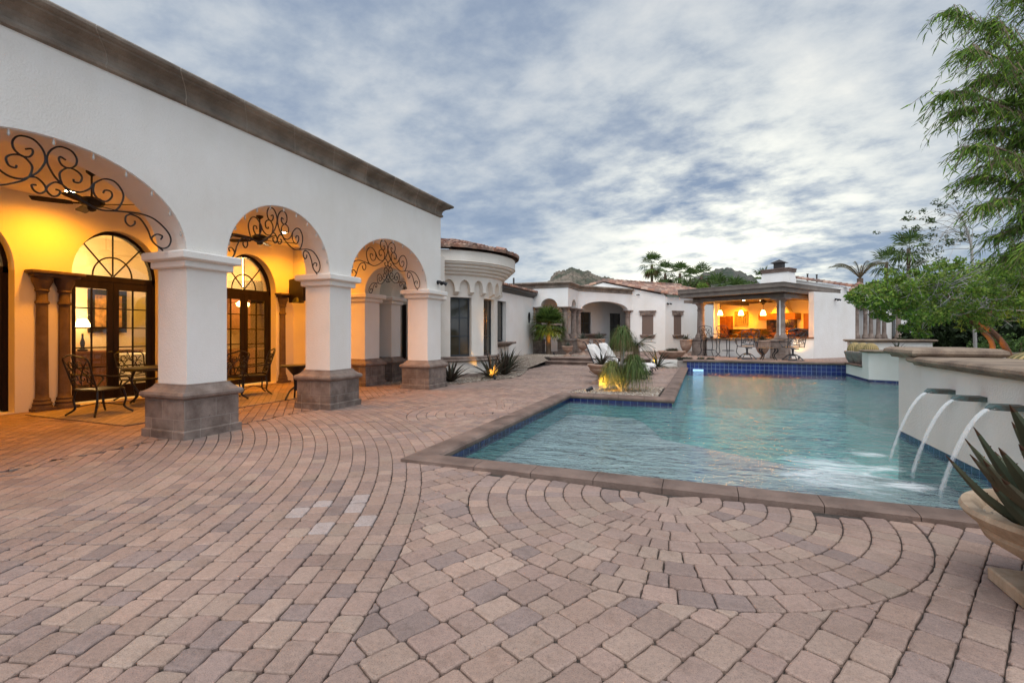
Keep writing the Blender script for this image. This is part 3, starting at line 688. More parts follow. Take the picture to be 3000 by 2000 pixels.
def gz(x,y): 
    t=min(1,max(0,(y-15.5)/6.5)); e=min(1,max(0,(-5.9-x)/1.3)); e=max(e,min(1,max(0,(y-21)/.6))); return 0.008+TZ*t*t*(3-2*t)*e
gravel([(-6.5,11.1),(-6.45,11.75),(-5.92,12.89),(-5.55,14.3),(-5.76,15.7),(-6.39,17.92),(-6.5,19.78),(-6.6,21.3),(-6.2,22.3),(-5.2,22.6),(-5.2,23.2),(-8.7,24.4),(-8.7,11.1)],gz,9000,'gravel_bed')
gravel([(-2.97,10.93),(-0.93,10.93),(-0.93,12.93),(-1.43,12.77),(-2.0,12.62),(-2.46,12.25),(-2.8,11.7)],lambda x,y:0.015,2600,'gravel_bed')
# planting edge near the white terrace wall
gravel([(-2.0,20.0),(-0.95,20.4),(-0.95,21.25),(-2.3,21.25)],lambda x,y:0.012,900,'gravel_bed')
gravel([(-4.0,28.6),(-0.6,28.9),(0.0,30.2),(-3.8,30.2)],lambda x,y:TZ+0.012,900,'gravel_bed')
# terrace steps
m=MB()
for (y0,z0,z1,x0) in((20.78,0.0,0.155,-6.62),(21.13,0.155,0.31,-6.45)):
    m.box(x0,-2.05,y0,21.6,z0-0.05,z1-0.06); m.box(x0-0.05,-2.05,y0-0.05,21.55,z1-0.058,z1+0.004,0.018)
struct('terrace_steps',m,'coping')
# hills
def hill(name,pxs,ys,dep,thick,col1,col2,seed):
    rr_=random.Random(seed); mb=MB(); mb.smooth=True; n=90; rows=12; grid=[]
    def H(t):
        x=t*(len(ys)-1); i=min(int(x),len(ys)-2); f=x-i; f=f*f*(3-2*f); return ys[i]+(ys[i+1]-ys[i])*f
    ph=[rr_.random()*6 for _ in range(6)]
    for k in range(n+1):
        t=k/n; px=pxs[0]+(pxs[1]-pxs[0])*t; top=zr(H(t),dep)+ (0.5*sin(t*31+ph[0])+0.35*sin(t*67+ph[1])+0.22*sin(t*141+ph[2]))*dep/420
        c=[]
        for j in range(rows+1):
            u=j/rows; d_=dep-thick*(1-u); X,Y=at(px+ (0 if 0.02<t<0.98 else 0),d_)
            z=-3+(top+3)*(sin(u*pi/2)**0.9)+ (rr_.uniform(-1,1))*dep/330*(0.6 if j<rows else 0.15); c.append(mb.vert((X,Y,z)))
        grid.append(c)
    for a,b in zip(grid,grid[1:]):
        for j in range(rows): mb.face((a[j],b[j],b[j+1],a[j+1]))
    mt=mat(name+'_rock',col1,0.95,col2,vs=0.09,vd=10,bump=2.5,bs=0.25,lo=0.42,hi=0.58)
    return struct(name,mb,mt)
hill('hill',(1560,1830),[845,832,800,793,800,815,822,840],330,140,(0.055,0.06,0.035),(0.20,0.155,0.115),1)
hill('hill',(1860,2260),[862,858,846,838,834,830,815,801,793,793,800,813,835,868],380,150,(0.035,0.05,0.03),(0.12,0.10,0.085),2)
hill('hill',(2380,3400),[856,850,842,838,832,805,800,798,785,770,778,790,800,790,800],420,150,(0.035,0.05,0.035),(0.11,0.10,0.095),3)
# small far rock with saguaro-like shrubs is left to the hill's own rough crest
# ================================================================== ARCADE HOUSE
HS=thing('arcade_house','long white stucco house on the left with three arches, stone pier bases and stone cornice','house',(-8,6,0))
ARCH=[(3.0,1.415),(6.04,1.04),(9.075,1.415)]
m=MB(); m.archwall((WX,1.0,0),(0,1,0),(1,0,0),10.14,2.5,4.50,0.58,[(c-1.0,h,2.5,0.98) for c,h in ARCH]); m.box(WX-0.58,WX,-3,1.0,0,4.50); 
m.box(-11.5,WX-0.58,-3.0,11.14,3.9,4.0); m.build('facade_wall','stucco',HS)
crown=[(0,4.34),(0.045,4.36),(0.06,4.40),(0.045,4.435),(0.03,4.45),(0.035,4.50),(0.06,4.56),(0.11,4.61),(0.18,4.64),(0.20,4.645),(0.21,4.67),(0.25,4.68),(0.285,4.71),(0.29,4.745),(0.27,4.775),(0.23,4.785),(0,4.79)]
crown=[(o*.9,4.785-(4.785-z)*.80) for o,z in crown]
m=MB(); m.smooth=False; m.sweep([(WX,-3.2),(WX,11.14),(-11.6,11.14)],crown); m.build('cornice','cornice',HS)
m=MB(); m.box(-11.6,WX-0.02,-3.2,11.12,4.51,4.6); m.build('roof','stucco',HS)
basep=[(0.135,0.0),(0.135,0.10),(0.12,0.112),(0.105,0.115),(0.105,0.52)]
torus=[(0.10,0.52),(0.125,0.525),(0.15,0.55),(0.155,0.58),(0.14,0.612),(0.105,0.625),(0.085,0.64),(0.06,0.66),(0.035,0.69),(0.03,0.71),(0.0,0.715)]
capp=[(0.0,2.275),(0.045,2.28),(0.06,2.295),(0.06,2.355),(0.055,2.368),(0.075,2.375),(0.12,2.385),(0.135,2.40),(0.135,2.475),(0.12,2.495),(0.09,2.50),(0.0,2.502)]
PIERS=[(1.0,1.585),(4.415,5.0),(7.08,7.66),(10.49,11.14)]
def pier(x0,x1,y0,y1,zs=2.5,par=HS,dz=0.0):
    m=MB(); m.box(x0,x1,y0,y1,0.70,zs-0.01); m.build('pier_shaft','stucco',par)
    m=MB(); m.rectlathe(basep,x0,x1,y0,y1); b=m.build('pier_base','block',par)
    m=MB(); m.smooth=False; m.rectlathe(torus,x0,x1,y0,y1); m.build('base_moulding','stone',b)
    m=MB(); m.rectlathe([(o,z-2.5+zs) for o,z in capp],x0,x1,y0,y1); m.build('pier_cap','stucco',par)
for y0,y1 in PIERS: pier(WX-0.58,WX,y0,y1)
# end wall with its arch, and the second pier behind it
m=MB(); m.archwall((-7.0,10.49,0),(-1,0,0),(0,-1,0),2.2,2.46,3.9,0.62,[(0.68,0.66,2.46,0.68)]); m.box(-11.2,-9.2,10.85,11.11,0,3.9); m.build('end_wall','patio',HS)
pier(-9.2,-8.34,10.49,11.11,2.46)
m=MB(); m.archwall((-6.9,11.75,0),(-1,0,0),(0,-1,0),2.6,2.46,3.6,0.45,[(0.95,0.55,2.46,0.55)]); m.box(-9.6,-9.4,11.1,13.6,0,3.6); m.box(-9.4,-7.5,12.9,13.0,0,3.4); m.build('passage_wall','cream',HS)
pier(-9.4,-8.4,11.75,12.2,2.46); pier(-7.28,-6.98,11.75,12.1,2.46)
m=MB(); m.box(-8.78,-8.66,12.84,12.9,0.02,2.3); m.build('dark_doorway','darkwood',HS)
# back wall with three arched door openings
def archpoly(c,h,zsp,ri,z0=0.0,n=22): return [(c-h,z0),(c+h,z0)]+[(c+h*cos(pi*k/n),zsp+ri*sin(pi*k/n)) for k in range(n+1)]
DOORS=[(3.85,0.82),(6.31,0.82),(9.40,0.84)]
BX=-11.2
m=MB(); m.panel((BX,-3,0),(0,1,0),(1,0,0),[(0,0),(14.1,0),(14.1,3.9),(0,3.9)],[archpoly(c+3,h,2.52,0.98,0.02) for c,h in DOORS],0.32); m.build('back_wall','patio',HS)
m=MB(); m.box(-11.2,WX-0.59,-3,-2.9,0,3.9); m.build('side_wall','patio',HS)
def french_door(yc,h):
    x=BX-0.20; d=None
    def wbox(mb,y0,y1,z0,z1,t=0.06): mb.box(x-t,x,y0,y1,z0,z1)
    f=MB(); wbox(f,yc-h,yc-h+0.07,0.03,2.52,.1); wbox(f,yc+h-0.07,yc+h,0.03,2.52,.1); wbox(f,yc-h,yc+h,2.46,2.57,.11)
    # arched head
    n=26; pr=[(h,0.98),(h-0.07,0.91)]
    for k in range(n):
        a0,a1=pi*k/n,pi*(k+1)/n
        for (ha,ra),(hb,rb),xx in(((h,0.98),(h-0.07,0.91),x+0.0),):
            P=[(yc+ha*cos(a0),2.52+ra*sin(a0)),(yc+ha*cos(a1),2.52+ra*sin(a1)),(yc+hb*cos(a1),2.52+rb*sin(a1)),(yc+hb*cos(a0),2.52+rb*sin(a0))]
            F=[f.vert((xx,*p)) for p in P]; G=[f.vert((xx-0.1,*p)) for p in P]
            f.face(F); f.face(G[::-1]); f.face((F[0],F[1],G[1],G[0])); f.face((F[3],F[2],G[2],G[3]))
    fr=f.build('french_door','darkwood',HS)
    for s in(-1,1):
        l=MB(); a=yc+(0.005 if s>0 else -h+0.07); b=yc+(h-0.07 if s>0 else -0.005); w=b-a
        for y0,y1,z0,z1 in((a,a+0.10,0.05,2.46),(b-0.10,b,0.05,2.46),(a+0.1,b-0.1,0.05,0.32),(a+0.1,b-0.1,2.30,2.46)): l.box(x-0.055,x-0.01,y0,y1,z0,z1)
        for k in range(1,5): z=0.32+1.98*k/5; l.box(x-0.045,x-0.018,a+0.1,b-0.1,z-0.012,z+0.012)
        l.box(x-0.046,x-0.017,(a+b)/2-0.012,(a+b)/2+0.012,0.32,2.30)
        lf=l.build('door_leaf','darkwood',fr)
        g=MB(); g.box(x-0.034,x-0.030,a+0.1,b-0.1,0.32,2.30); g.build('door_glass','glass',fr)
    for s in(-1,1): 
        hh=MB(); hh.tube([(x+0.0,yc+s*0.06,1.02),(x+0.05,yc+s*0.06,1.02),(x+0.055,yc+s*0.13,1.02)],0.011,6)
        hh.build('door_handle','iron',fr)
    t=MB(); t.tube([(x-0.03,yc+0.36*cos(pi*k/16),2.57+0.40*sin(pi*k/16)) for k in range(17)],0.016,5)
    for a in(45,90,135): t.tube([(x-0.03,yc+0.02*cos(rad(a)),2.58),(x-0.03,yc+(h-.08)*cos(rad(a))*0.98,2.55+0.90*sin(rad(a)))],0.016,5)
    t.build('transom_bars','darkwood',fr)
    g=MB(); g.panel((x-0.036,yc-h,0),(0,1,0),(1,0,0),[(2*h-0.07,2.57),(0.07,2.57)]+[(h-(h-.07)*cos(pi*k/20),2.57+.86*sin(pi*k/20)) for k in range(1,20)],[],0.004); g.build('transom_glass','glass',fr)
for c,h in DOORS: french_door(c,h)
# carved pilasters
def pilaster_part(y,zt=2.42):
    m=MB(); n=10
    prof=[(0.15,0.0),(0.15,0.07),(0.135,0.10),(0.145,0.13),(0.12,0.17),(0.125,0.20),(0.10,0.23),(0.095,0.3),(0.088,1.2),(0.085,1.92),(0.105,1.94),(0.105,1.97),(0.085,2.0),(0.085,2.14),(0.11,2.17),(0.10,2.2),(0.12,2.26),(0.15,2.33),(0.155,2.38),(0.15,zt)]
    rings=[]; m.smooth=True
    for r,z in prof: rings.append([m.vert((BX+0.03+r*sin(pi*k/n)*1.1,y-r*cos(pi*k/n),z)) for k in range(n+1)])
    for a,b in zip(rings,rings[1:]):
        for k in range(n): m.face((a[k],a[k+1],b[k+1],b[k]))
    m.smooth=False; m.box(BX,BX+0.2,y-0.17,y+0.17,0,0.05); m.build('pilaster','redstone',HS)
for ys in((5.03,5.36),(7.70,8.03),(10.42,)):
    for y in ys: pilaster_part(y)
    m=MB(); m.box(BX,BX+0.20,ys[0]-0.18,ys[-1]+0.18,2.42,2.47); m.box(BX,BX+0.26,ys[0]-0.24,ys[-1]+0.24,2.47,2.53,0.012); m.build('pilaster_shelf','redstone',HS)
# room behind the glass
m=MB(); 
m.box(-17.1,-17.0,-2,15,0,3.9); m.box(-17,-11.55,-2.1,-2,0,3.9); m.box(-17,-11.55,15,15.1,0,3.9); m.box(-17,-11.55,-2,15,3.8,3.9); m.box(-17,-11.55,-2,15,-0.05,0.0); m.box(-11.55,-11.5,11.2,15,0,3.9)
m.archwall((-14.2,4.0,0),(0,1,0),(1,0,0),9.0,0,3.8,0.3,[(4.75,0.42,2.0,0.42)]); m.build('room','room',HS)
m=MB(); m.box(-14.18,-13.75,6.3,8.15,0.0,0.92); m.box(-14.19,-13.6,6.25,8.2,0.92,0.97); m.build('sideboard','cab',HS)
m=MB(); m.box(-14.15,-13.6,10.4,11.6,0.0,0.9); m.box(-14.15,-13.8,10.9,11.6,1.5,2.7); m.build('kitchen_cupboard','cab',HS)
m=MB(); m.box(-14.15,-14.0,11.65,12.9,0.9,2.6); m.box(-14.15,-13.7,11.65,12.9,0.0,0.85); m.build('china_cabinet','darkwood',HS)
m=MB(); m.box(-14.19,-14.12,7.28,8.12,1.42,2.50); pf=m.build('picture_frame','darkwood',HS)
m=MB(); m.box(-14.115,-14.11,7.40,8.0,1.56,2.36); m.build('picture','paint',pf)
m=MB(); m.lathe([(0.09,0),(0.1,.04),(0.03,.07),(0.05,.2),(0.02,.32),(0.02,.42)],(-13.8,6.98,0.97),12); lb=m.build('table_lamp','darkwood',HS)
m=MB(); m.lathe([(0.17,0.40),(0.09,0.58),(0.07,.59),(0.02,.58)],(-13.8,6.98,1.15),16); m.build('lamp_shade','lampwarm',lb)
m=MB(); m.lathe([(0.02,0.2),(0.16,0.24),(0.19,0.32),(0.1,.4),(0.02,.42)],(-13.3,10.9,2.0),14); m.tube([(-13.3,10.9,2.4),(-13.3,10.9,3.8)],0.012,5); m.build('pendant_lamp','lampwarm',HS)
m=MB(); m.box(-13.0,-12.2,7.2,8.7,0.0,0.88); m.box(-13.05,-12.15,7.15,8.75,0.88,0.92); m.build('kitchen_island','stucco',HS)
light('room_light','POINT',(-13.2,6.6,3.1),75,(1.0,0.66,0.26),HS,0.2); light('room_light','POINT',(-13.0,10.9,3.0),70,(1.0,0.72,0.38),HS,0.2); light('room_light','POINT',(-13.0,3.6,3.1),45,(1.0,0.66,0.3),HS,0.2); light('room_light','POINT',(-15.4,8.9,2.6),60,(1.0,0.6,0.12),HS,0.2); light('lamp_glow','POINT',(-13.75,6.98,1.85),14,(1.0,0.75,0.45),HS,0.1)
# recessed lamps in the patio ceiling
for k,(x,y) in enumerate([(-10.35,7.85),(-10.35,5.05),(-10.35,2.4),(-10.2,10.1),(-9.63,9.05),(-8.4,6.2)]):
    t=thing('recessed_ceiling_light','round recessed lamp glowing warm in the covered patio ceiling','ceiling light',(x,y,3.9),0,'recessed lamps in the patio ceiling')
    m=MB(); m.lathe([(0.095,-0.012),(0.095,0.0),(0.05,0.0)],(0,0,0),20); m.build('trim_ring','stucco',t,world=False)
    m=MB(); m.lathe([(0.065,-0.018),(0.065,-0.013),(0.01,-0.013)],(0,0,0),16); m.build('lamp_lens','lampwhite',t,world=False)
    light('lamp_glow','SPOT',(x,y,3.86),(185,185,185,140,130,80)[k],(1.0,0.34,0.0),t,0.12,(0,0,0),rad(172))
# small wall spotlight at the house corner
def wallspot(loc,rz,label,sc=1.0,m_='iron'):
    t=thing('wall_spotlight',label,'spotlight',loc,rz)
    m=MB(); m.lathe([(0.001,0),(0.055*sc,0.0),(0.055*sc,0.02),(0.03*sc,0.035)],(0,0,0),12)
    rot=Matrix.Rotation(rad(90),4,'Y'); m.v=[rot@v for v in m.v]; m.build('mount_plate',m_,t,world=False)
    m=MB(); 
    for s in(-1,1):
        m.tube([(0.03,0,0),(0.09*sc,s*0.06*sc,0.0),(0.13*sc,s*0.09*sc,-0.03*sc)],0.014*sc,6); m.tube([(0.10*sc,s*0.07*sc,0.01),(0.2*sc,s*0.13*sc,-0.05*sc)],[0.035*sc,0.05*sc],10)
    m.build('lamp_head',m_,t,world=False); return t
wallspot((WX+0.003,10.98,2.72),0,'twin-headed dark spotlight high on the arcade house corner above the last pier cap')
# string bulbs round the arches
for i,(c,h) in enumerate(ARCH):
    t=thing('string_light',['sparse string of small bulbs round the widest left-hand arch','sparse string of small bulbs round the middle arch','sparse string of small bulbs round the right-hand arch'][i],'string light',(WX,c,2.5),0,'bulb strings round the three arches')
    w=MB(); pts=[(-0.008,h*0.995*cos(pi*k/24),0.98*0.995*sin(pi*k/24)-0.004) for k in range(25)]; w.tube(pts,0.0035,4); w.build('wire','white',t,world=False)
    proto=None
    for k in range(1,12):
        a=pi*k/12; b=MB(); b.lathe([(0.008,0.0),(0.010,-0.012),(0.009,-0.03),(0.013,-0.036),(0.0135,-0.05),(0.004,-0.066)],(-0.02,h*0.985*cos(a),0.98*0.985*sin(a)),8); b.build('bulb','clearbulb',t,world=False)
# scroll ironwork
SCR=dict(a=[(0.13,0.54),(0.06,0.61),(0.0,0.73),(0.0,0.82),(0.04,0.9),(0.11,0.95),(0.21,0.94),(0.26,0.87),(0.25,0.79),(0.19,0.74),(0.13,0.75),(0.1,0.8),(0.11,0.84),(0.16,0.82)],
c=[(0.13,0.54),(0.11,0.6),(0.11,0.67),(0.18,0.74),(0.26,0.73),(0.31,0.68),(0.29,0.61),(0.24,0.6),(0.23,0.63)],
d=[(0.13,0.54),(0.19,0.5),(0.29,0.5),(0.38,0.56),(0.43,0.64),(0.53,0.72),(0.64,0.72),(0.72,0.63),(0.73,0.53),(0.67,0.4),(0.59,0.36),(0.47,0.35),(0.33,0.4),(0.19,0.48),(0.13,0.54)],
e=[(0.43,0.64),(0.42,0.54),(0.47,0.47),(0.55,0.46),(0.61,0.53),(0.6,0.59),(0.54,0.59),(0.52,0.55)],
f=[(0.59,0.36),(0.72,0.38),(0.92,0.4),(1.09,0.37),(1.24,0.26),(1.3,0.15),(1.27,0.05),(1.19,0.01),(1.1,0.05),(1.06,0.12),(1.12,0.18),(1.19,0.17),(1.17,0.12)],
g=[(0.81,0.37),(0.92,0.34),(1.01,0.22),(1.07,0.08),(1.2,-0.02)],
h=[(0.81,0.37),(0.76,0.33),(0.76,0.26),(0.81,0.22),(0.86,0.26),(0.86,0.3)],
i=[(0.13,0.54),(0.07,0.55),(0.01,0.5),(-0.01,0.44),(0.04,0.39),(0.09,0.41),(0.11,0.46),(0.07,0.47)])
def scroll(loc,rz,w,label,rise=0.98,r=0.010):
    mb=MB(); sx=w/2.83; sz=rise/0.98
    for s in(-1,1):
        for k,pl in SCR.items():
            q=[(0,s*(u+0.012)*sx,z*sz) for u,z in pl]; mb.tube(cr(q,5),r,6)
    M4=Matrix.Translation(Vector(loc))@Matrix.Rotation(rz,4,'Z')
    o=mb.build('scroll_ironwork','iron',None); o.matrix_basis=M4; tag(o,label,'ironwork',None if False else 'wrought iron scrolls in the arches'); return o
lab=['black iron scrollwork filling the top of the widest left-hand arch','black iron scrollwork filling the top of the middle arch','black iron scrollwork filling the top of the right-hand arch']
for (c,h),l in zip(ARCH,lab): scroll((WX-0.16,c,2.5),0,2*h,l)
scroll((-7.68,10.6,2.46),rad(-90),1.32,'small black iron scrollwork in the arch of the far end wall',0.68,0.008)
# ceiling fans
def fan(loc,label,rz=0.0,zc=0.5,sc=1.0,nb=5,grp=None):
    t=thing('ceiling_fan',label,'ceiling fan',loc,rz,grp)
    m=MB(); m.lathe([(0.02,zc),(0.075*sc,zc),(0.07*sc,zc-0.05),(0.02,zc-0.09),(0.014,zc-0.1),(0.014,0.10),(0.03,0.08)],(0,0,0),14); m.build('down_rod','iron',t,world=False)
    m=MB(); m.lathe([(0.03,0.09),(0.11*sc,0.07),(0.16*sc,0.03),(0.165*sc,0.0),(0.13*sc,-0.05),(0.06*sc,-0.07),(0.055*sc,-0.12),(0.02,-0.14)],(0,0,0),20); m.build('motor_housing','iron',t,world=False)
    for k in range(nb):
        a=2*pi*k/nb; m=MB(); m.T=Matrix.Rotation(a,4,'Z')@Matrix.Rotation(rad(13),4,'X')
        m.obar((0.12*sc,0,-0.03),(0.24*sc,0,-0.035),0.04,0.012)
        P=[(0.22,-0.045),(0.30,-0.065),(0.60,-0.075),(0.68,-0.06),(0.69,0.06),(0.60,0.075),(0.30,0.065),(0.22,0.045)]
        A=[m.vert((x*sc,y*sc,-0.03)) for x,y in P]; B=[m.vert((x*sc,y*sc,-0.04)) for x,y in P]; m.face(A); m.face(B[::-1])
        for j in range(8): m.face((A[j],A[(j+1)%8],B[(j+1)%8],B[j]))
        m.build('blade','darkwood',t,world=False)
    return t
fan((-8.8,4.57,3.42),'dark five-blade ceiling fan seen through the widest left-hand arch',0.35,grp='fans in the covered patio')
fan((-8.8,7.62,3.42),'dark five-blade ceiling fan seen through the middle arch',0.9,grp='fans in the covered patio')
# television in the corner of the patio
t=thing('wall_television','dark television angled on its bracket in the patio corner beside the middle pier','television',(-10.5,10.3,2.6),rad(-25))
m=MB(); m.box(-0.55,0.55,-0.03,0.04,-0.33,0.33,0.01); m.build('screen','darkwood',t,world=False)
m=MB(); m.obar((0,0.04,0),(0,0.5,0),0.08,0.08); m.lathe([(0.01,-0.36),(0.16,-0.36),(0.14,-0.28),(0.08,-0.22),(0.01,-0.2)],(0.1,0.0,0),12); m.build('bracket','iron',t,world=False)
# rug
m=MB(); m.box(-10.75,-8.08,4.62,8.5,0.004,0.016); o=m.build('patio_rug','rug'); tag(o,'pale woven rug with dark diamond lines under the patio dining table','rug')
# cast iron chairs and table
def iron_chair(label,loc,rz,arms=True,mt='iron',grp=None,swivel=False,stool=False,name='patio_chair',sc=1.0):
    # faces +Y locally
    sh=0.74 if stool else 0.43; t=thing(name,label,'bar stool' if stool else 'chair',loc,rz,grp); t.matrix_basis=t.matrix_basis@Matrix.Scale(sc,4)
    w=0.25; bh=0.50
    m=MB(); m.box(-w,w,-0.24,0.24,sh-0.012,sh+0.012,0.008)
    m.tube([(-w,-.24,sh),(-w,.2,sh),(-w+.05,.25,sh),(w-.05,.25,sh),(w,.2,sh),(w,-.24,sh)],0.016,6); m.build('seat',mt,t,world=False)
    # back: frame plus scroll lattice, leaning back
    m=MB(); B=lambda u,v:(u,-0.24-0.16*v/bh-0.03*(1-(u/w)**2),sh+0.04+v)
    m.tube(cr([B(-w,-0.04),B(-w*1.04,bh*0.5),B(-w*1.08,bh*0.95),B(-w*0.6,bh*1.05),B(0,bh*1.12),B(w*0.6,bh*1.05),B(w*1.08,bh*0.95),B(w*1.04,bh*0.5),B(w,-0.04)],4),0.014,6)
    m.tube([B(-w,0.02),B(w,0.02)],0.011,5); m.tube(cr([B(-w,bh*0.18),B(0,bh*0.08),B(w,bh*0.18)],5),0.010,5)
    m.build('back_frame',mt,t,world=False)
    m=MB()
    def spi(cx,cz,r,a0,tn,s=1):
        m.tube([B(cx+s*r*(1-k/16*0.75)*cos(a0+tn*2*pi*k/16),cz+r*(1-k/16*0.75)*sin(a0+tn*2*pi*k/16)) for k in range(17)],0.009,5)
    for s in(-1,1):
        spi(s*0.09,bh*0.80,0.085,pi,1.2,s); spi(s*0.17,bh*0.55,0.075,0.5,1.2,s); spi(s*0.08,bh*0.34,0.085,-1,1.2,s); spi(s*0.18,bh*0.25,0.05,2,1.0,s)
        m.tube(cr([B(0,bh*1.08),B(s*0.05,bh*0.7),B(s*0.18,bh*0.4),B(s*0.23,bh*0.12)],5),0.008,5); m.tube(cr([B(s*0.24,bh*0.9),B(s*0.12,bh*0.62),B(s*0.03,bh*0.3),B(0,bh*0.1)],5),0.008,5)
    m.build('back_scrolls',mt,t,world=False)
    if arms:
        for s in(-1,1):
            m=MB(); m.tube(cr([(s*w*1.05,-0.30,sh+0.27),(s*(w+.05),-0.05,sh+0.23),(s*(w+.06),0.2,sh+0.21),(s*(w+.05),0.27,sh+0.15),(s*(w+.03),0.20,sh+0.08),(s*w,0.12,sh)],5),0.015,6); m.build('arm_rest',mt,t,world=False)
    if swivel:
        m=MB(); m.lathe([(0.07,sh-0.03),(0.035,sh-0.08),(0.03,0.17),(0.07,0.14)],(0,0,0),12)
        for sx in(-1,1):
            for sy in(-1,1): m.tube(cr([(sx*0.03,sy*0.03,0.20),(sx*0.12,sy*0.12,0.15),(sx*0.22,sy*0.24,0.02)],4),0.016,6)
        m.tube([(-.24,-.26,.015),(.24,-.26,.015)],0.014,6); m.tube([(-.24,.26,.015),(.24,.26,.015)],0.014,6); m.tube([(-.1,-.2,sh-.05),(.1,-.2,sh-.05)],.02,6)
        m.build('swivel_base',mt,t,world=False)
    else:
        for sx in(-1,1):
            for sy in(-1,1):
                k=0.05 if not stool else 0.09
                m=MB(); m.tube(cr([(sx*(w-.02),sy*0.21,sh),(sx*(w+.01),sy*0.235,sh*0.6),(sx*(w-.02),sy*0.23,sh*0.28),(sx*(w+k),sy*(0.25+k),0.035),(sx*(w+k+.02),sy*(0.27+k),0.018)],4),[0.017]*17,6); m.build('leg',mt,t,world=False)
        m=MB()
        if stool: m.tube([(0.24*cos(a*pi/8),0.24*sin(a*pi/8),0.28) for a in range(17)],0.013,6)
        else: m.tube([(-.24,-.22,.14),(0,0,.2),(.24,.22,.14)],0.009,5); m.tube([(.24,-.22,.14),(0,0,.2),(-.24,.22,.14)],0.009,5)
        m.build('stretcher',mt,t,world=False)
    return t
g='iron dining chairs on the covered patio'
iron_chair('black iron armchair at the near end of the patio table, left of the near pier',(-9.62,5.12,0.016),rad(8),grp=g)
iron_chair('black iron armchair on the house side of the patio table',(-10.85,6.5,0.016),rad(-90),grp=g)
iron_chair('black iron armchair on the pool side of the table, cut by the near pier',(-9.15,7.05,0.016),rad(95),grp=g)
iron_chair('black iron armchair at the far end of the patio table, between the two nearer piers',(-9.5,8.05,0.016),rad(150),grp=g)
t=thing('dining_table','dark iron patio table with a thin rounded top standing on the woven rug','table',(-10.0,6.75,0.016))
m=MB(); P=[(0.58*cos(2*pi*k/32),1.05*sin(2*pi*k/32)) for k in range(32)]; m.prism(P,0.70,0.725); m.tube([(x*1.0,y*1.0,0.69) for x,y in P]+[(P[0][0],P[0][1],0.69)],0.02,6); m.build('tabletop','iron',t,world=False)
for sx in(-1,1):
    for sy in(-1,1):
        m=MB(); m.tube(cr([(sx*.36,sy*.62,.70),(sx*.42,sy*.68,.45),(sx*.34,sy*.6,.2),(sx*.42,sy*.7,.02)],5),0.022,6); m.build('leg','iron',t,world=False)
t=thing('pedestal_table','small black iron pedestal table tucked behind the middle pier','side table',(-7.95,7.78,0))
m=MB(); m.lathe([(0.02,0.70),(0.30,0.70),(0.31,0.72),(0.30,0.735),(0.02,0.735)],(0,0,0),24); m.build('tabletop','iron',t,world=False)
m=MB(); m.lathe([(0.20,0.70),(0.14,0.62),(0.06,0.52),(0.04,0.3),(0.05,0.2)],(0,0,0),12)
for k in range(3):
    a=2*pi*k/3+0.4; m.tube(cr([(0.03*cos(a),0.03*sin(a),.28),(.15*cos(a),.15*sin(a),.2),(.26*cos(a),.26*sin(a),.02)],4),0.018,6)
m.build('pedestal','iron',t,world=False)
# ================================================================== ROUND TURRET
TU=thing('round_turret','round white turret with stepped cornice, scalloped corbel arches and clay tile roof','turret',(-8.73,15.02,0))
TC=Vector((-8.73,15.02,0))
def cyl(mb,r0,r1,z0,z1,a0,a1,n=None,zb=None):    # curved wall piece between two angles (degrees)
    n=n or max(2,int((a1-a0)/3)); o=[];i=[]
    for k in range(n+1):
        a=rad(a0+(a1-a0)*k/n); b=zb(a0+(a1-a0)*k/n) if zb else z0; c,s_=cos(a),sin(a)
        o.append((mb.vert(TC+Vector((r1*c,r1*s_,b))),mb.vert(TC+Vector((r1*c,r1*s_,z1))),mb.vert(TC+Vector((r0*c,r0*s_,b))),mb.vert(TC+Vector((r0*c,r0*s_,z1)))))
    for p,q in zip(o,o[1:]):
        sv=mb.smooth; mb.smooth=True; mb.face((p[0],q[0],q[1],p[1])); mb.face((q[2],p[2],p[3],q[3])); mb.smooth=False
        mb.face((p[1],q[1],q[3],p[3])); mb.face((p[2],q[2],q[0],p[0])); mb.smooth=sv
    mb.face((o[0][0],o[0][1],o[0][3],o[0][2])); mb.face((o[-1][0],o[-1][2],o[-1][3],o[-1][1]))
WINS=[-109.0,-74.5,-40.0,-5.5,29.0]; WH=10.0
m=MB(); cyl(m,1.85,2.09,0,0.66,-130,95); cyl(m,1.85,2.09,2.54,3.3,-130,95)
prev=-130
for w in WINS: cyl(m,1.85,2.09,0.66,2.54,prev,w-WH); prev=w+WH
cyl(m,1.85,2.09,0.66,2.54,prev,95); m.build('turret_wall','cream',TU)
m=MB(); cyl(m,2.0,2.13,-0.05,0.10,-130,95); m.build('turret_foot','stone',TU)
# ledge moulding
def ringmould(mb,prof,a0,a1,n=60):
    rows=[]
    for k in range(n+1):
        a=rad(a0+(a1-a0)*k/n); rows.append([mb.vert(TC+Vector((r*cos(a),r*sin(a),z))) for r,z in prof])
    for p,q in zip(rows,rows[1:]):
        for j in range(len(prof)-1): mb.face((p[j],q[j],q[j+1],p[j+1]))
    mb.face(rows[0]); mb.face(rows[-1][::-1])
m=MB(); m.smooth=False; ringmould(m,[(2.0,0.49),(2.16,0.49),(2.20,0.51),(2.21,0.54),(2.19,0.57),(2.15,0.585),(2.17,0.60),(2.17,0.64),(2.15,0.66),(2.0,0.665)],-130,95); m.build('sill_ledge','stone',TU)
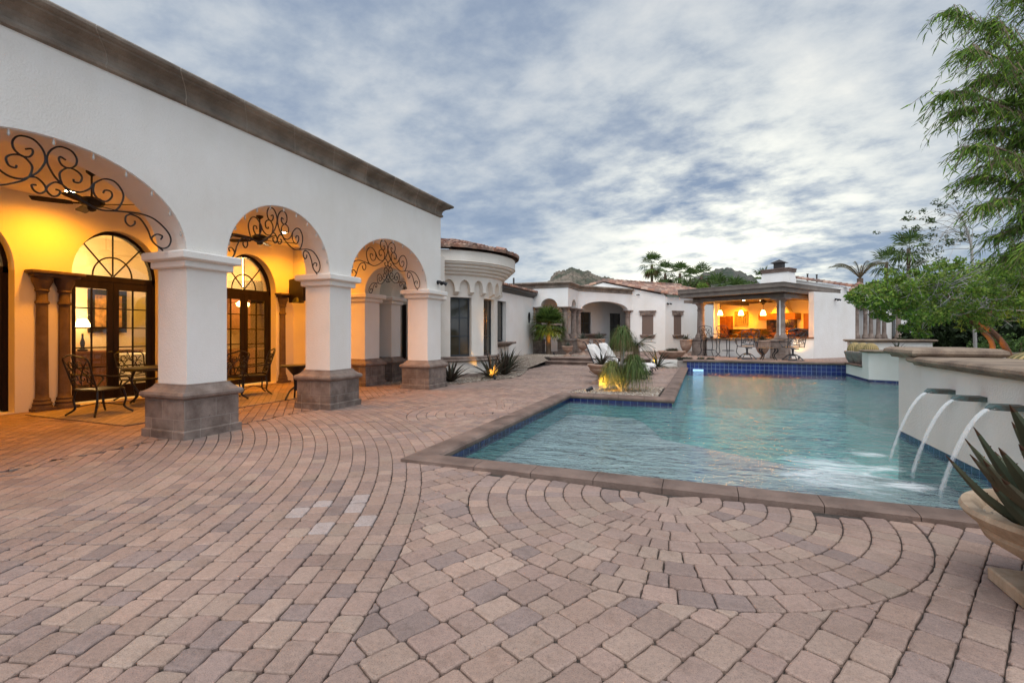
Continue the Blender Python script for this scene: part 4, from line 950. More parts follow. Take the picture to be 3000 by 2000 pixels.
# scalloped arches on little corbels
per=13.2
def zb(a):
    x=((a+51.9+per/2)%per)-per/2; h=4.9
    return 2.72 if abs(x)>h else 2.76+0.32*math.sqrt(max(0,1-(x/h)**2))
m=MB()
a=-122
aa=[]; 
k0=-51.9-5*per
for j in range(18):
    c=k0+j*per
    if c>90: break
    n=14; 
    cyl(m,2.0,2.25,0,3.24,c-4.9,c+4.9,16,zb=lambda q:zb(max(c-4.899,min(c+4.899,q))))
    cyl(m,2.0,2.25,2.72,3.24,c+4.9,c+per-4.9,2)
m.build('corbel_arches','cream',TU)
for j in range(18):
    m=MB(); c=k0+j*per+per/2
    if c>95: break
    w=(per-9.8)/2*1.25
    # tapered little bracket
    P=[]
    for r,z,ww in((2.27,2.74,w),(2.27,2.70,w),(2.16,2.62,w*0.8),(2.10,2.60,w*0.8)):
        P.append([m.vert(TC+Vector((r*cos(rad(c+s*ww)),r*sin(rad(c+s*ww)),z))) for s in(-1,1)])
    P.insert(0,[m.vert(TC+Vector((2.06*cos(rad(c+s*w)),2.06*sin(rad(c+s*w)),2.74))) for s in(-1,1)])
    for p,q in zip(P,P[1:]): m.face((p[0],p[1],q[1],q[0]))
    m.face([p[0] for p in P]); m.face([p[1] for p in P][::-1]); m.build('corbel','cream',TU)
st=[]; z=3.22; r=2.25
for k in range(4):
    r2=r+0.105; st+=[(r,z),(r+0.06,z+0.008),(r2,z+0.04),(r2+0.005,z+0.075)]; z+=0.095; r=r2
st+=[(r+0.05,z),(2.71,z+0.01),(2.71,3.92),(1.9,3.93)]
m=MB(); ringmould(m,[(2.0,3.2)]+st,-130,95,72); m.smooth=True; m.build('stepped_cornice','cream',TU)
TPAL=[(0.33,0.165,0.11),(0.25,0.13,0.095),(0.40,0.24,0.17),(0.19,0.125,0.10),(0.44,0.30,0.23),(0.30,0.19,0.15)]
def barrel(mb,p,q,r0,r1,up,col,n=6,sagk=0.0):
    p=Vector(p);q=Vector(q);d=(q-p).normalized();up=Vector(up);s=d.cross(up).normalized();u=s.cross(d)
    A=[];B=[]
    for k in range(n+1):
        a=pi*k/n
        A.append(mb.vert(p+s*(r0*cos(a))+u*(r0*sin(a)))); B.append(mb.vert(q+s*(r1*cos(a))+u*(r1*sin(a))))
    for k in range(n): mb.face((A[k],A[k+1],B[k+1],B[k]),col)
    mb.face(A,col)
def tiles(mb,O,E,S,L,D,w=0.235,course=0.36,r=0.095,jit=0.012):
    # O eave corner, E unit along the eave, S unit up the slope, L eave length, D slope length
    O=Vector(O);E=Vector(E).normalized();S=Vector(S).normalized(); up=E.cross(S)
    if up.z<0: up=-up
    nx=int(L/w); ny=max(1,int(D/course)); w=L/nx; course=D/ny
    a,b=O-up*0.0,O+E*L; mb.face([mb.vert(v) for v in(O,O+E*L,O+E*L+S*D,O+S*D)],(0.16,0.10,0.08))
    for i in range(nx):
        for j in range(ny):
            c=R.choice(TPAL); k=R.uniform(.85,1.15); c=tuple(v*k for v in c)
            x=(i+0.5)*w+R.uniform(-jit,jit); p=O+E*x+S*(j*course-0.03)+up*(0.03+R.uniform(0,jit)); q=O+E*x+S*((j+1)*course+0.03)+up*0.012
            barrel(mb,p,q,r*1.05,r*0.9,up,c)
m=MB()
m.smooth=False
for j in range(76):
    a=rad(-130+225*j/75); dr=Vector((cos(a),sin(a),0))
    for k in range(5):
        r0=2.84-0.36*k; r1=r0-0.40; z0=3.97+0.115*k+R.uniform(0,0.03); c=R.choice(TPAL); kk=R.uniform(.8,1.1); f=r0/2.84
        barrel(m,TC+dr*r0+Vector((0,0,z0)),TC+dr*r1+Vector((0,0,z0+0.10)),0.095*f+0.012,0.085*f,(0,0,1),tuple(v*kk for v in c))
    if j%9==4: barrel(m,TC+dr*2.80+Vector((0,0,4.06)),TC+dr*2.45+Vector((0,0,4.16)),0.10,0.09,(0,0,1),R.choice(TPAL))
rows=[[m.vert(TC+Vector((r*cos(rad(-130+225*k/40)),r*sin(rad(-130+225*k/40)),z))) for k in range(41)] for r,z in((2.76,3.93),(0.3,4.72))]
for k in range(40): m.face((rows[0][k],rows[0][k+1],rows[1][k+1],rows[1][k]),(0.15,0.1,0.08))
m.build('tile_roof','rooftile',TU)
def flatwin(par,O,U,N,w,z0,z1,cols,rows,glass='glassdark',fw=0.05,bar=0.012,mt='dframe',depth=0.04):
    O=Vector(O);U=Vector(U).normalized();N=Vector(N).normalized(); Z=Vector((0,0,1))
    m=MB()
    def bx(u0,u1,a,b,d0,d1):
        P=[O+U*u+Z*z-N*d for d in(d0,d1) for u,z in((u0,a),(u1,a),(u1,b),(u0,b))]; i=[m.vert(p) for p in P]
        for f in((0,1,2,3),(7,6,5,4),(0,4,5,1),(1,5,6,2),(2,6,7,3),(3,7,4,0)): m.face([i[k] for k in f])
    bx(0,fw,z0,z1,0,depth); bx(w-fw,w,z0,z1,0,depth); bx(fw,w-fw,z0,z0+fw,0,depth); bx(fw,w-fw,z1-fw,z1,0,depth)
    for k in range(1,cols): u=fw+(w-2*fw)*k/cols; bx(u-bar,u+bar,z0+fw,z1-fw,0.01,depth)
    for k in range(1,rows): z=z0+fw+(z1-z0-2*fw)*k/rows; bx(fw,w-fw,z-bar,z+bar,0.012,depth-0.002)
    f=m.build('window',mt,par)
    g=MB(); P=[O+U*u+Z*z-N*(depth-0.01) for u,z in((fw,z0+fw),(w-fw,z0+fw),(w-fw,z1-fw),(fw,z1-fw))]; g.poly(P); g.build('window_glass',glass,f); return f
for w in WINS:
    a=rad(w); n=Vector((cos(a),sin(a),0)); u=Vector((-sin(a),cos(a),0)); hw=2.0*sin(rad(WH))
    flatwin(TU,TC+n*1.94-u*hw,u,n,2*hw,0.665,2.54,2,3)
# ================================================================== PORCH WING (behind the turret)
def hit(px,O,U):      # where the bearing of a photo column meets the plan line O+uU -> (u, depth)
    r=(px-1500)/1417; dx,dy=(r*cT-sT, r*sT+cT)
    det=dx*(-U[1])+dy*U[0]; t=(O[0]*(-U[1])+O[1]*U[0])/det; x,y=t*dx,t*dy
    return ((x-O[0])*U[0]+(y-O[1])*U[1])/(U[0]**2+U[1]**2), t
def V2(a,b):
    d=(b[0]-a[0],b[1]-a[1]); L_=math.hypot(*d); return (d[0]/L_,d[1]/L_),L_
def column(par,x,y,z0,z1,r=0.16,base=True,mt='stone',ped=None,rot=0.0):
    c=MB(); H=z1-z0; 
    c.lathe([(r*1.55,0),(r*1.55,0.05),(r*1.45,0.07),(r*1.5,0.11),(r*1.3,0.14),(r*1.32,0.17),(r*1.08,0.21),(r*1.02,0.3),(r*0.9,H-0.42),(r*1.05,H-0.40),(r*1.05,H-0.37),(r*0.9,H-0.35),(r*0.92,H-0.2),(r*1.15,H-0.15),(r*1.5,H-0.08),(r*1.55,H-0.07)],(x,y,z0),20)
    o=c.build('column',mt,par)
    c=MB(); c.T=Matrix.Translation((x,y,0))@Matrix.Rotation(rot,4,'Z'); c.box(-r*1.75,r*1.75,-r*1.75,r*1.75,z1-0.07,z1,0.01); c.build('capital',mt,o)
    if ped:
        c=MB(); c.T=Matrix.Translation((x,y,0))@Matrix.Rotation(rot,4,'Z'); h=ped[0]
        c.rectlathe([(0.02,ped[1]),(0.02,ped[1]+0.1),(0,ped[1]+.11),(0,z0-0.14),(0.03,z0-0.12),(0.035,z0-.07),(-0.05,z0-0.03),(-0.05,z0)],-h,h,-h,h); c.build('pedestal','block',o)
PW=thing('porch_wing','white stucco porch wing with stone columns and three arches beyond the fan palm','house',(-7.5,25.5,TZ))
m=MB(); m.panel((-8.45,15.0,0),(0,1,0),(1,0,0),[(0,0),(9.5,0),(9.5,3.42),(0,3.42)],[[(4.55,1.02),(5.65,1.02),(5.65,2.85),(4.55,2.85)],[(8.86+0.24*cos(2*pi*k/20),2.2+0.31*sin(2*pi*k/20)) for k in range(20)]],0.35); m.box(-9.0,-8.81,15,24.4,0,3.3); m.build('side_wall','stucco_far',PW)
flatwin(PW,(-8.62,19.62,0),(0,1,0),(1,0,0),1.0,1.05,2.85,2,3)
m=MB(); m.tube([(-8.5,23.86+0.25*cos(2*pi*k/20),2.2+0.32*sin(2*pi*k/20)) for k in range(21)],0.03,6); ov=m.build('oval_window','dframe',PW)
m=MB(); m.poly([(-8.52,23.86+0.25*cos(2*pi*k/20),2.2+0.32*sin(2*pi*k/20)) for k in range(20)]); m.build('window_glass','glassdark',ov)
m=MB(); m.rectlathe([(-0.28,0.80),(-0.24,0.82),(-0.2,0.86),(-0.14,0.90),(-0.02,0.93),(0,0.96),(0,1.0),(-.02,1.02)],-8.9,-8.02,19.35,20.85); m.build('window_sill','stone',PW)
m=MB(); m.sweep([(-8.46,15.9),(-8.46,24.62)],[(0,3.26),(0.05,3.28),(0.06,3.33),(0.12,3.36),(0.20,3.38),(0.23,3.44),(0.23,3.50),(0.0,3.52)]); m.build('gutter','bronze',PW)
m=MB(); tiles(m,(-8.22,15.6,3.52),(0,1,0),(-0.95,0,0.16),8.9,1.6,w=0.22); m.build('side_tile_roof','rooftile',PW)
Q1=(-6.55,24.5);Q2=(-6.55,26.75);Q3=(-4.06,30.22)
U3,L3=V2(Q2,Q3); N3=(U3[1],-U3[0])
m=MB(); m.archwall((-8.45,24.5,0),(1,0,0),(0,-1,0),1.9,2.80,3.82,0.35,[(0.87,0.47,2.80,0.44)]); 
m.archwall((Q1[0],Q1[1]+0.35,0),(0,1,0),(1,0,0),1.9,2.80,3.82,0.35,[(0.95,0.52,2.80,0.44)]); 
m.archwall((*Q2,0),(*U3,0),(*N3,0),L3,2.80,3.82,0.35,[(2.1,1.83,2.80,0.47)]); m.build('arcade_wall','stucco_far',PW)
cc=[(0,3.78),(0.05,3.80),(0.05,3.85),(0.02,3.87),(0.04,3.93),(0.10,3.98),(0.17,4.0),(0.21,4.04),(0.20,4.09),(0.14,4.11),(0,4.11)]
m=MB(); m.sweep([(-9.8,24.5),(-6.55,24.5),Q2,Q3],cc); m.build('cornice','cornice',PW)
m=MB(); m.prism([(-9.8,24.6),(-6.65,24.6),(-6.65,26.8),(-4.15,30.3),(-7,31.5),(-12,31.5),(-12,24.6)],3.5,3.9); m.build('roof','stucco_far',PW)
for x,y,ph in((-8.2,24.68,.27),(-6.74,24.68,.33),(-6.74,26.45,.27)): column(PW,x,y,1.12,2.80,0.16,ped=(ph,TZ))
for u in(0.16,4.10): column(PW,Q2[0]+U3[0]*u-N3[0]*.18,Q2[1]+U3[1]*u-N3[1]*.18,1.12 if u<1 else TZ+.5,2.80,0.15,ped=(.25,TZ),rot=math.atan2(U3[1],U3[0]))
BO=(Q2[0]-N3[0]*2.4-U3[0]*1.0,Q2[1]-N3[1]*2.4-U3[1]*1.0)
uw0,_=hit(1694,BO,U3);uw1,_=hit(1731,BO,U3);ud0,_=hit(1787,BO,U3);ud1,dd=hit(1819,BO,U3)
m=MB(); m.panel((*BO,0),(*U3,0),(*N3,0),[(-0.5,0.2),(9,0.2),(9,3.6),(-0.5,3.6)],[[(uw0,1.35),(uw1,1.35),(uw1,2.75),(uw0,2.75)],[(ud0,TZ),(ud1,TZ),(ud1,2.72),(ud0,2.72)]],0.2); m.box(-12,BO[0],28.9,29.1,0.2,3.6)
m.build('porch_back_wall','stucco_far',PW)
B2=(BO[0]-N3[0]*.1,BO[1]-N3[1]*.1)
flatwin(PW,(B2[0]+U3[0]*uw0,B2[1]+U3[1]*uw0,0),(*U3,0),(*N3,0),uw1-uw0,1.35,2.75,2,2)
flatwin(PW,(B2[0]+U3[0]*ud0,B2[1]+U3[1]*ud0,0),(*U3,0),(*N3,0),ud1-ud0,TZ,2.72,2,3)
x0,_=hit(1664,BO,U3);x1,_=hit(1764,BO,U3)
m=MB(); m.T=Matrix.Translation((BO[0],BO[1],0))@Matrix.Rotation(math.atan2(U3[1],U3[0]),4,'Z'); m.rectlathe([(-0.3,1.10),(-0.2,1.15),(-0.1,1.24),(0,1.29),(0,1.35),(-0.02,1.37)],x0,x1,-0.42,0.1); m.build('wall_shelf','stone',PW)
xd,_=hit(1589,(-12,28.9),(1,0)); m=MB(); m.box(-12+xd,-12+xd+0.55,28.84,28.9,TZ,2.6); m.build('side_door','glassdark',PW)
# gable end
GY=30.22
m=MB(); m.panel((-9.0,GY,0),(1,0,0),(0,-1,0),[(4.85,0.2),(6.9,0.2),(6.9,3.66),(3.2,4.56),(0,3.7),(0,3.4),(4.85,3.4)],[],0.25)
D5=(0.64,0.768); m.panel((-2.1,GY,0),(*D5,0),(D5[1],-D5[0],0),[(0,0.2),(7,0.2),(7,3.58),(0,3.58)],[],0.25); m.build('gable_wall','stucco_far',PW)
A_=Vector((-5.85,GY+0.05,4.62)); B_=Vector((-2.0,GY+0.0,3.70)); S_=(A_-B_)
m=MB(); tiles(m,B_+Vector((0.18,-0.0,-0.03)),(*D5,0),S_,6.8,S_.length+0.15,w=0.24,course=0.36); 
n=10
for k in range(n):
    p=B_+Vector((0.05,-0.05,0.03))+S_*(k/n); q=B_+Vector((0.05,-0.05,0.03))+S_*((k+1.1)/n); barrel(m,p+Vector((0,0,0.03)),q,0.14,0.125,(0,-0.2,1),tuple(v*1.15 for v in R.choice(TPAL)),8)
L2=Vector((-9.0,GY+0.05,3.74))
for k in range(8): p=L2+(A_-L2)*(k/8); q=L2+(A_-L2)*((k+1.1)/8); barrel(m,p+Vector((0,0,0.03)),q,0.14,0.125,(0,-0.2,1),R.choice(TPAL),8)
for k in range(18): p=A_+Vector((*D5,0))*(k*0.38); barrel(m,p+Vector((0,0,0.09)),p+Vector((*D5,0))*0.42+Vector((0,0,0.07)),0.14,0.12,(0,0,1),R.choice(TPAL),8)
for k in range(18): # back slope
    p=A_+Vector((*D5,0))*(k*0.38); m.face([m.vert(v) for v in (p,p+Vector((*D5,0))*0.38,p+Vector((*D5,0))*0.38+Vector((-3,1.5,-.9)),p+Vector((-3,1.5,-.9)))],(0.2,0.12,0.09))
m.build('tile_roof','rooftile',PW)
def shutterwin(O,U,N,px0,px1,z0,z1):
    u0,_=hit(px0,O,U);u1,_=hit(px1,O,U)
    T_=Matrix.Translation((O[0]+U[0]*(u0+u1)/2,O[1]+U[1]*(u0+u1)/2,0))@Matrix.Rotation(math.atan2(U[1],U[0]),4,'Z'); w=(u1-u0)/2
    m=MB(); m.T=T_; m.box(-w,w,-0.02,0.02,z0,z1); s=m.build('shuttered_window','shade',PW)
    m=MB(); m.T=T_; m.box(-w-.12,w+.12,-0.09,0.0,z1,z1+0.22); m.box(-w-.18,w+.18,-0.12,0.0,z1+.20,z1+0.27,0.01)
    m.tube([(-w*.8,-.1,z1+.15),(-w*.4,-.11,z1+.08),(0,-.11,z1+.15),(w*.4,-.11,z1+.08),(w*.8,-.1,z1+.15)],0.025,6); m.build('window_head','stone',s)
    m=MB(); m.T=T_; m.rectlathe([(-0.06,z0-.2),(0.0,z0-.15),(0.03,z0-.1),(0.06,z0-.04),(0.06,z0),(0.04,z0+.01)],-w-.06,w+.06,-0.10,-0.001); m.build('window_sill','stone',s)
shutterwin((-9,GY),(1,0),(0,-1),1881,1914,1.30,2.50); shutterwin((-2.1,GY),D5,None,1974,1995,1.30,2.50)
u,d_=hit(1955,(-2.1,GY),D5); wallspot((-2.1+D5[0]*u+.02,GY+D5[1]*u-.02,zr(889,d_)),rad(-45),'twin-headed dark spotlight between the two shuttered windows of the porch wing')
u,d_=hit(1870,(-9,GY),(1,0)); wallspot((-9+u,GY-.01,zr(863,d_)),rad(-90),'small dark wall light above the left shuttered window, under the roof tiles',0.6)
m=MB()
for px,y0,y1,dep in((1505,842,814,24),): 
    x,y=at(px,dep); m.tube([(x,y,zr(y0,dep)),(x,y,zr(y1,dep))],0.045,8)
m.build('vent_pipe','bronze',PW)
# ================================================================== POOL KITCHEN PAVILION
KO=(-0.10,25.66); Kb=(0.852,-0.524); Ka=(0.524,0.852)
def K(x,y): return (KO[0]+Kb[0]*x+Ka[0]*y, KO[1]+Kb[1]*x+Ka[1]*y)
def KT(): return Matrix(((Kb[0],Ka[0],0,KO[0]),(Kb[1],Ka[1],0,KO[1]),(0,0,1,0),(0,0,0,1)))
def Kh(px,yk):
    O=K(0,yk); u,d=hit(px,O,Kb); return u,d
PV=thing('kitchen_pavilion','white outdoor kitchen pavilion with flat brown roof, stone columns and a warmly lit inside','pavilion',(*K(2,2),TZ))
def kb(mb): mb.T=KT(); return mb
m=kb(MB()); m.box(Kh(2099,4.6)[0]-.15,-0.7,1.6,5.0,3.05,3.2); m.build('kitchen_roof','timber',PV)
m=kb(MB()); m.rectlathe([(0,3.34),(0,3.50),(0.02,3.51),(0.02,3.54),(-0.05,3.55)],-0.77,4.25,-0.78,5.2); m.build('roof_fascia','timber',PV)
m=kb(MB()); m.rectlathe([(-0.07,3.14),(-0.07,3.335),(-0.02,3.34)],-0.77,4.25,-0.78,5.2); m.build('lower_fascia','timber',PV)
m=kb(MB()); 
for a,b,c,d in((-0.27,4.05,-0.27,0.2),(3.72,4.05,0.2,5.0),(-0.27,0.05,0.2,5.0)): m.box(a,b,c,d,2.92,3.14)
m.box(-0.27,4.05,-0.27,5.0,3.08,3.13); m.build('roof_beam','timber',PV)
jx,jd=Kh(2098,1.5)
m=kb(MB()); m.box(Kh(2099,4.6)[0]-.1,4.75,4.6,4.8,0,3.08); m.box(jx-0.09,jx+0.09,1.5,1.7,0,3.05); x46,_=Kh(2099,4.6); m.obar((jx-.04,1.7,1.52),(x46-.08,4.7,1.52),0.12,3.05); m.build('kitchen_wall','patio',PV)
# right hand wall with sill opening
rx=4.05
w0=(4.45,24.2); ur,Lr=V2(w0,(5.49,25.4)); 
m=MB(); m.prism([w0,(w0[0]+ur[0]*3.2,w0[1]+ur[1]*3.2),(w0[0]+ur[0]*3.2-.4,w0[1]+ur[1]*3.2+.35),K(4.35,4.7),K(4.1,4.7),(w0[0]-.16,w0[1]+.22)],0.2,3.2); m.build('right_wall','stucco_far',PV)
p2=K(3.95,0.05); q0=(w0[0]-0.01,w0[1]-0.0)
m=MB(); m.prism([(p2[0],p2[1]),(q0[0],q0[1]),(q0[0]-.05,q0[1]+.25),(p2[0]-.05,p2[1]+.3)],0.2,1.17); m.build('low_wall','stucco_far',PV)
m=MB(); m.prism([(p2[0]+.02,p2[1]-.06),(q0[0]-.0,q0[1]-.05),(q0[0]-.05,q0[1]+.28),(p2[0]-.05,p2[1]+.33)],1.17,1.23); m.build('low_wall_sill','cab',PV)
for k,(x,lab_) in enumerate([(0,'l'),(3.78,'r')]):
    xx,yy=K(x,0); column(PV,xx,yy,1.17,2.92,0.175,ped=(0.30,TZ),rot=rad(-31.6))
m=kb(MB()); m.box(0.3,3.48,0.02,0.2,TZ-.05,1.12); m.build('counter_wall','stucco_far',PV)
m=kb(MB()); m.box(0.25,3.5,-0.12,0.75,1.12,1.17,0.01); m.box(0.3,3.5,0.6,0.7,TZ,1.12); m.build('counter_top','wallcap',PV)
m=kb(MB()); 
z0,z1=1.20,1.64
m.box(x46+.05,4.35,3.85,4.6,TZ,1.22); m.box(x46+.0,4.4,4.56,4.598,1.22,z1); m.build('granite_backsplash','granite',PV)
def Kbox(px0,px1,y0,y1,t,yk,name,mt,par=PV):
    a,d0=Kh(px0,yk-t);b,d1=Kh(px1,yk-t); d=(d0+d1)/2; m=kb(MB()); m.box(a,b,yk-t,yk-.002,zr(y1,d),zr(y0,d)); return m.build(name,mt,par)
Kbox(2222,2329,918,936,0.7,4.6,'hood_shelf','cab'); Kbox(2246,2327,936,986,0.35,4.6,'granite_surround','granite')
m=kb(MB()); a,d0=Kh(2258,4.0); b,_=Kh(2312,4.0); zt=zr(918,d0)
for s in(0,1): pass
i=[m.vert(p) for p in((a,4.0,zt),(b,4.0,zt),(b,4.59,zt),(a,4.59,zt),(a+.35,4.2,3.05),(b-.35,4.2,3.05),(b-.35,4.59,3.05),(a+.35,4.59,3.05))]
for f in((0,1,5,4),(1,2,6,5),(2,3,7,6),(3,0,4,7)): m.face([i[k] for k in f])
m.build('range_hood','patio',PV)
Kbox(2105,2126,928,986,0.4,4.6,'tall_cupboard','cab'); Kbox(2126,2141,926,965,0.25,4.6,'wall_cupboard','cab'); Kbox(2354,2376,918,963,0.3,4.6,'wall_cupboard','cab')
pf=Kbox(2152,2191,912,955,0.05,4.6,'picture','paintgrey')
m=kb(MB()); a,d0=Kh(2156,4.53); b,_=Kh(2187,4.53)
for k in range(5):
    x=a+(b-a)*(k+.5)/5; zt=zr(924+2*(k%2),d0); zb_=zr(948,d0); m.obar((x,4.54,zb_),(x+(0.02 if k%2 else -.02),4.54,zt),0.03,0.004)
    for an in range(5): m.obar((x,4.54,zt),(x+.10*cos(rad(an*45)),4.54,zt+.08*sin(rad(an*45))-.01),0.02,0.004)
m.build('picture_palms','darkwood',pf)
m=kb(MB()); m.T=m.T@Matrix.Translation((2.05,4.0,1.22)); m.smooth=True
for k in range(26):
    x,y,z=R.gauss(0,.12),R.gauss(0,.1),0.14+abs(R.gauss(0,.07)); s=R.uniform(.03,.05)
    m.lathe([(s*.3,0),(s,s*.5),(s*.8,s),(s*.2,s*1.3)],(x,y,z),6)
m.lathe([(.07,0),(.1,.06),(.08,.14)],(0,0,0),10)
o=m.build('flower_bowl',mat('yellow_petals',(0.75,0.55,0.2),0.7)); tag(o,'bowl of pale yellow flowers on the lit pavilion counter','flowers')
# parapet rake and chimney
pa=at(2322,27.0); pb=at(2476,24.4); up_,Lp=V2(pa,pb); npz=(up_[1],-up_[0])
m=MB(); m.panel((*pa,0),(*up_,0),(*npz,0),[(0,3.0),(Lp,3.0),(Lp,zr(841,24.4)),(0,zr(818,27))],[],0.3)
pc=at(2476,24.4); m.prism([(pc[0],pc[1]),(pc[0]-.3,pc[1]-.28),(pc[0]-.75,pc[1]+.1),(pc[0]-.2,pc[1]+.6)],0.2,zr(842,24.4)); m.build('parapet_wall','stucco_far',PV)
m=MB(); p0=Vector((*pa,zr(815,27)));p1=Vector((*pb,zr(838,24.4)))
p1=p1+(p1-p0).normalized()*0.35
for k in range(11): barrel(m,p0+(p1-p0)*((k+1.12)/11)+Vector((0,0,.02)),p0+(p1-p0)*(k/11),0.15,0.13,(0,0,1),tuple(v*1.1 for v in R.choice(TPAL)),8)
e0=p1; 
m.build('parapet_tiles','rooftile',PV)
cx_,cy_=at(2280,26.4); m=MB(); m.T=Matrix.Translation((cx_,cy_,0))@Matrix.Rotation(rad(-32),4,'Z')
z0,z1=3.3,zr(800,26.4)
i=[m.vert(p) for p in((-.85,-.5,z0),(.85,-.5,z0),(.85,.5,z0),(-.85,.5,z0),(-.68,-.38,z1),(.68,-.38,z1),(.68,.4,z1),(-.68,.4,z1))]
for f in((0,1,5,4),(1,2,6,5),(2,3,7,6),(3,0,4,7),(4,5,6,7)): m.face([i[k] for k in f])
ch=m.build('chimney','stucco_far',PV)
m=MB(); m.T=Matrix.Translation((cx_,cy_,0))@Matrix.Rotation(rad(-32),4,'Z'); m.box(-.74,.74,-.44,.46,z1,z1+.12,.015); m.box(-.76,.76,-.46,.48,z1+.12,z1+.21,.015); m.build('chimney_cap','coping',ch)
m=MB(); m.T=Matrix.Translation((cx_+.05,cy_,z1+.24))@Matrix.Rotation(rad(-32),4,'Z'); m.box(-.22,.22,-.18,.18,0,.3); 
i=[m.vert(p) for p in((-.38,-.3,.3),(.38,-.3,.3),(.38,.3,.3),(-.38,.3,.3))]; t_=m.vert((0,0,.5))
for k in range(4): m.face((i[k],i[(k+1)%4],t_))
m.face(i[::-1]); m.build('chimney_vent','bronze',ch)
for k,(px,y) in enumerate([(2366,804),(2393,806)]):
    x,y_=at(px,27.5); m=MB(); m.tube([(x,y_,3.9),(x,y_,zr(y,27.5))],0.04,8); m.tube([(x,y_,zr(y,27.5)),(x,y_,zr(y,27.5)+.04)],0.06,8); m.build('vent_pipe','bronze',PV)
# screen tracks
for px,yk in((2092,0.9),(2285,-0.2)):
    u,d=Kh(px,yk); m=kb(MB()); m.tube([(u,yk,1.17),(u,yk,3.0)],0.028,8); m.build('screen_track','white',PV)
# pendants, fan, spotlight
for k,(px,lab_) in enumerate([(2110,'leftmost lit glass pendant over the pavilion counter'),(2171,'middle lit glass pendant over the pavilion counter'),(2236,'rightmost lit glass pendant, beside the pavilion column')]):
    u,d=Kh(px,0.75); x,y=K(u,0.75); zc_=zr(917,d)
    t=thing('pendant_lamp',lab_,'pendant lamp',(x,y,zc_),0,'pendants over the pavilion counter')
    m=MB(); m.lathe([(.05,.13),(.085,.06),(.12,-.09),(.125,-.10),(.04,.12)],(0,0,0),16); m.build('lamp_shade','lampwarm',t,world=False)
    m=MB(); m.tube([(0,0,.12),(0,0,.3),(.015,0,.34),(0,0,.38),(0,0,3.08-zc_)],0.010,5); m.lathe([(.03,.12),(.03,.16),(.01,.18)],(0,0,0),8); m.build('cord','iron',t,world=False)
    light('lamp_glow','POINT',(x,y,zc_-0.2),20,(1.0,0.38,0.03),t,0.10)
u,d=Kh(2236,2.0); x,y=K(u,2.0); fan((x,y,zr(884,d)),'dark ceiling fan hanging in the lit kitchen pavilion',0.2,3.08-zr(884,d),1.0)
for k,(x,y,e) in enumerate([(1.4,3.2,85),(2.9,3.1,85),(3.5,2.2,70),(0.9,2.4,40),(-0.35,3.9,75)]):  # last entry is a fill lamp, added to brighten the dark left side
    X,Y=K(x,y); t=thing('recessed_ceiling_light','round recessed lamp glowing in the pavilion ceiling','ceiling light',(X,Y,3.08),0,'recessed lamps in the pavilion ceiling')
    m=MB(); m.lathe([(0.09,-0.012),(0.09,0.0),(0.05,0.0)],(0,0,0),16); m.build('trim_ring','timber',t,world=False)
    m=MB(); m.lathe([(0.065,-0.018),(0.065,-0.013),(0.01,-0.013)],(0,0,0),14); m.build('lamp_lens','lampwhite',t,world=False)
    light('lamp_glow','SPOT',(X,Y,3.04),e*2.5,(1.0,0.32,0.0),t,0.08,(0,0,0),rad(165))
wx,wy=w0[0]+ur[0]*1.55,w0[1]+ur[1]*1.55; wallspot((wx+.02,wy-.02,zr(883,23)),rad(-40),'dark spotlight high on the plain white wall right of the pavilion',0.9)
# lit foot of the low wall
# ================================================================== GUEST WING far right
GW=thing('guest_wing','white guest wing half hidden by the spreading tree, with close-set stone columns','house',(*at(2560,27),TZ))
g0=at(2470,25.6); g1=at(2702,29.0); ug,Lg=V2(g0,g1); ng=(ug[1],-ug[0]); T_G=Matrix.Translation((g0[0],g0[1],0))@Matrix.Rotation(math.atan2(ug[1],ug[0]),4,'Z')
m=MB(); m.panel((*g0,0),(*ug,0),(*ng,0),[(0,0.2),(Lg,0.2),(Lg,3.3),(3.6,3.3),(2.5,3.3),(1.35,3.95),(0.2,3.3),(0,3.3)],[[(0.45,1.1),(1.0,1.1),(1.0,2.75),(0.45,2.75)]],0.3); m.build('guest_wall','stucco_far',GW)
m=MB(); m.T=T_G; m.rectlathe([(0,2.82),(0.02,2.84),(0.02,2.93),(-.03,2.95)],0.15,2.1,-0.35,0.05); m.build('stone_beam','stone',GW)
for px in(2494,2519,2535,2557,2574,2616):
    u,d=hit(px,g0,ug); yy=0.28; X=g0[0]+ug[0]*u+ng[0]*yy; Y=g0[1]+ug[1]*u+ng[1]*yy
    column(GW,X,Y,1.15,2.82,0.10 if px<2600 else 0.12,ped=(0.18,TZ),rot=math.atan2(ug[1],ug[0]))
m=MB(); m.T=T_G
m.box(2.45,2.62,-0.04,0.0,1.0,2.8); m.box(4.6,4.9,-0.04,0.0,1.0,2.75); m.build('window_strip','glassdark',GW)
u0,_=hit(2620,g0,ug);u1,_=hit(2676,g0,ug); m=MB(); m.T=T_G; m.rectlathe([(-0.3,0.95),(-0.15,1.02),(-0.03,1.1),(0,1.14),(0,1.19)],u0,u1,-.35,0.05); m.build('window_sill','stone',GW)
m=MB(); 
def ppt(u,z,o=0.05): return Vector((g0[0]+ug[0]*u+ng[0]*o,g0[1]+ug[1]*u+ng[1]*o,z))
for a,b in((ppt(0.05,3.32),ppt(1.35,4.05)),(ppt(2.7,3.32),ppt(1.35,4.05))):
    for k in range(5): barrel(m,a+(b-a)*(k/5)+Vector((0,0,.03)),a+(b-a)*((k+1.12)/5),0.14,0.125,(0,0,1),R.choice(TPAL),8)
for k in range(10): 
    p=ppt(2.6+k*.42,3.36); barrel(m,p+Vector((0,0,.02)),ppt(2.6+k*.42,3.6,-.9),0.12,0.11,(0,0,1),R.choice(TPAL))
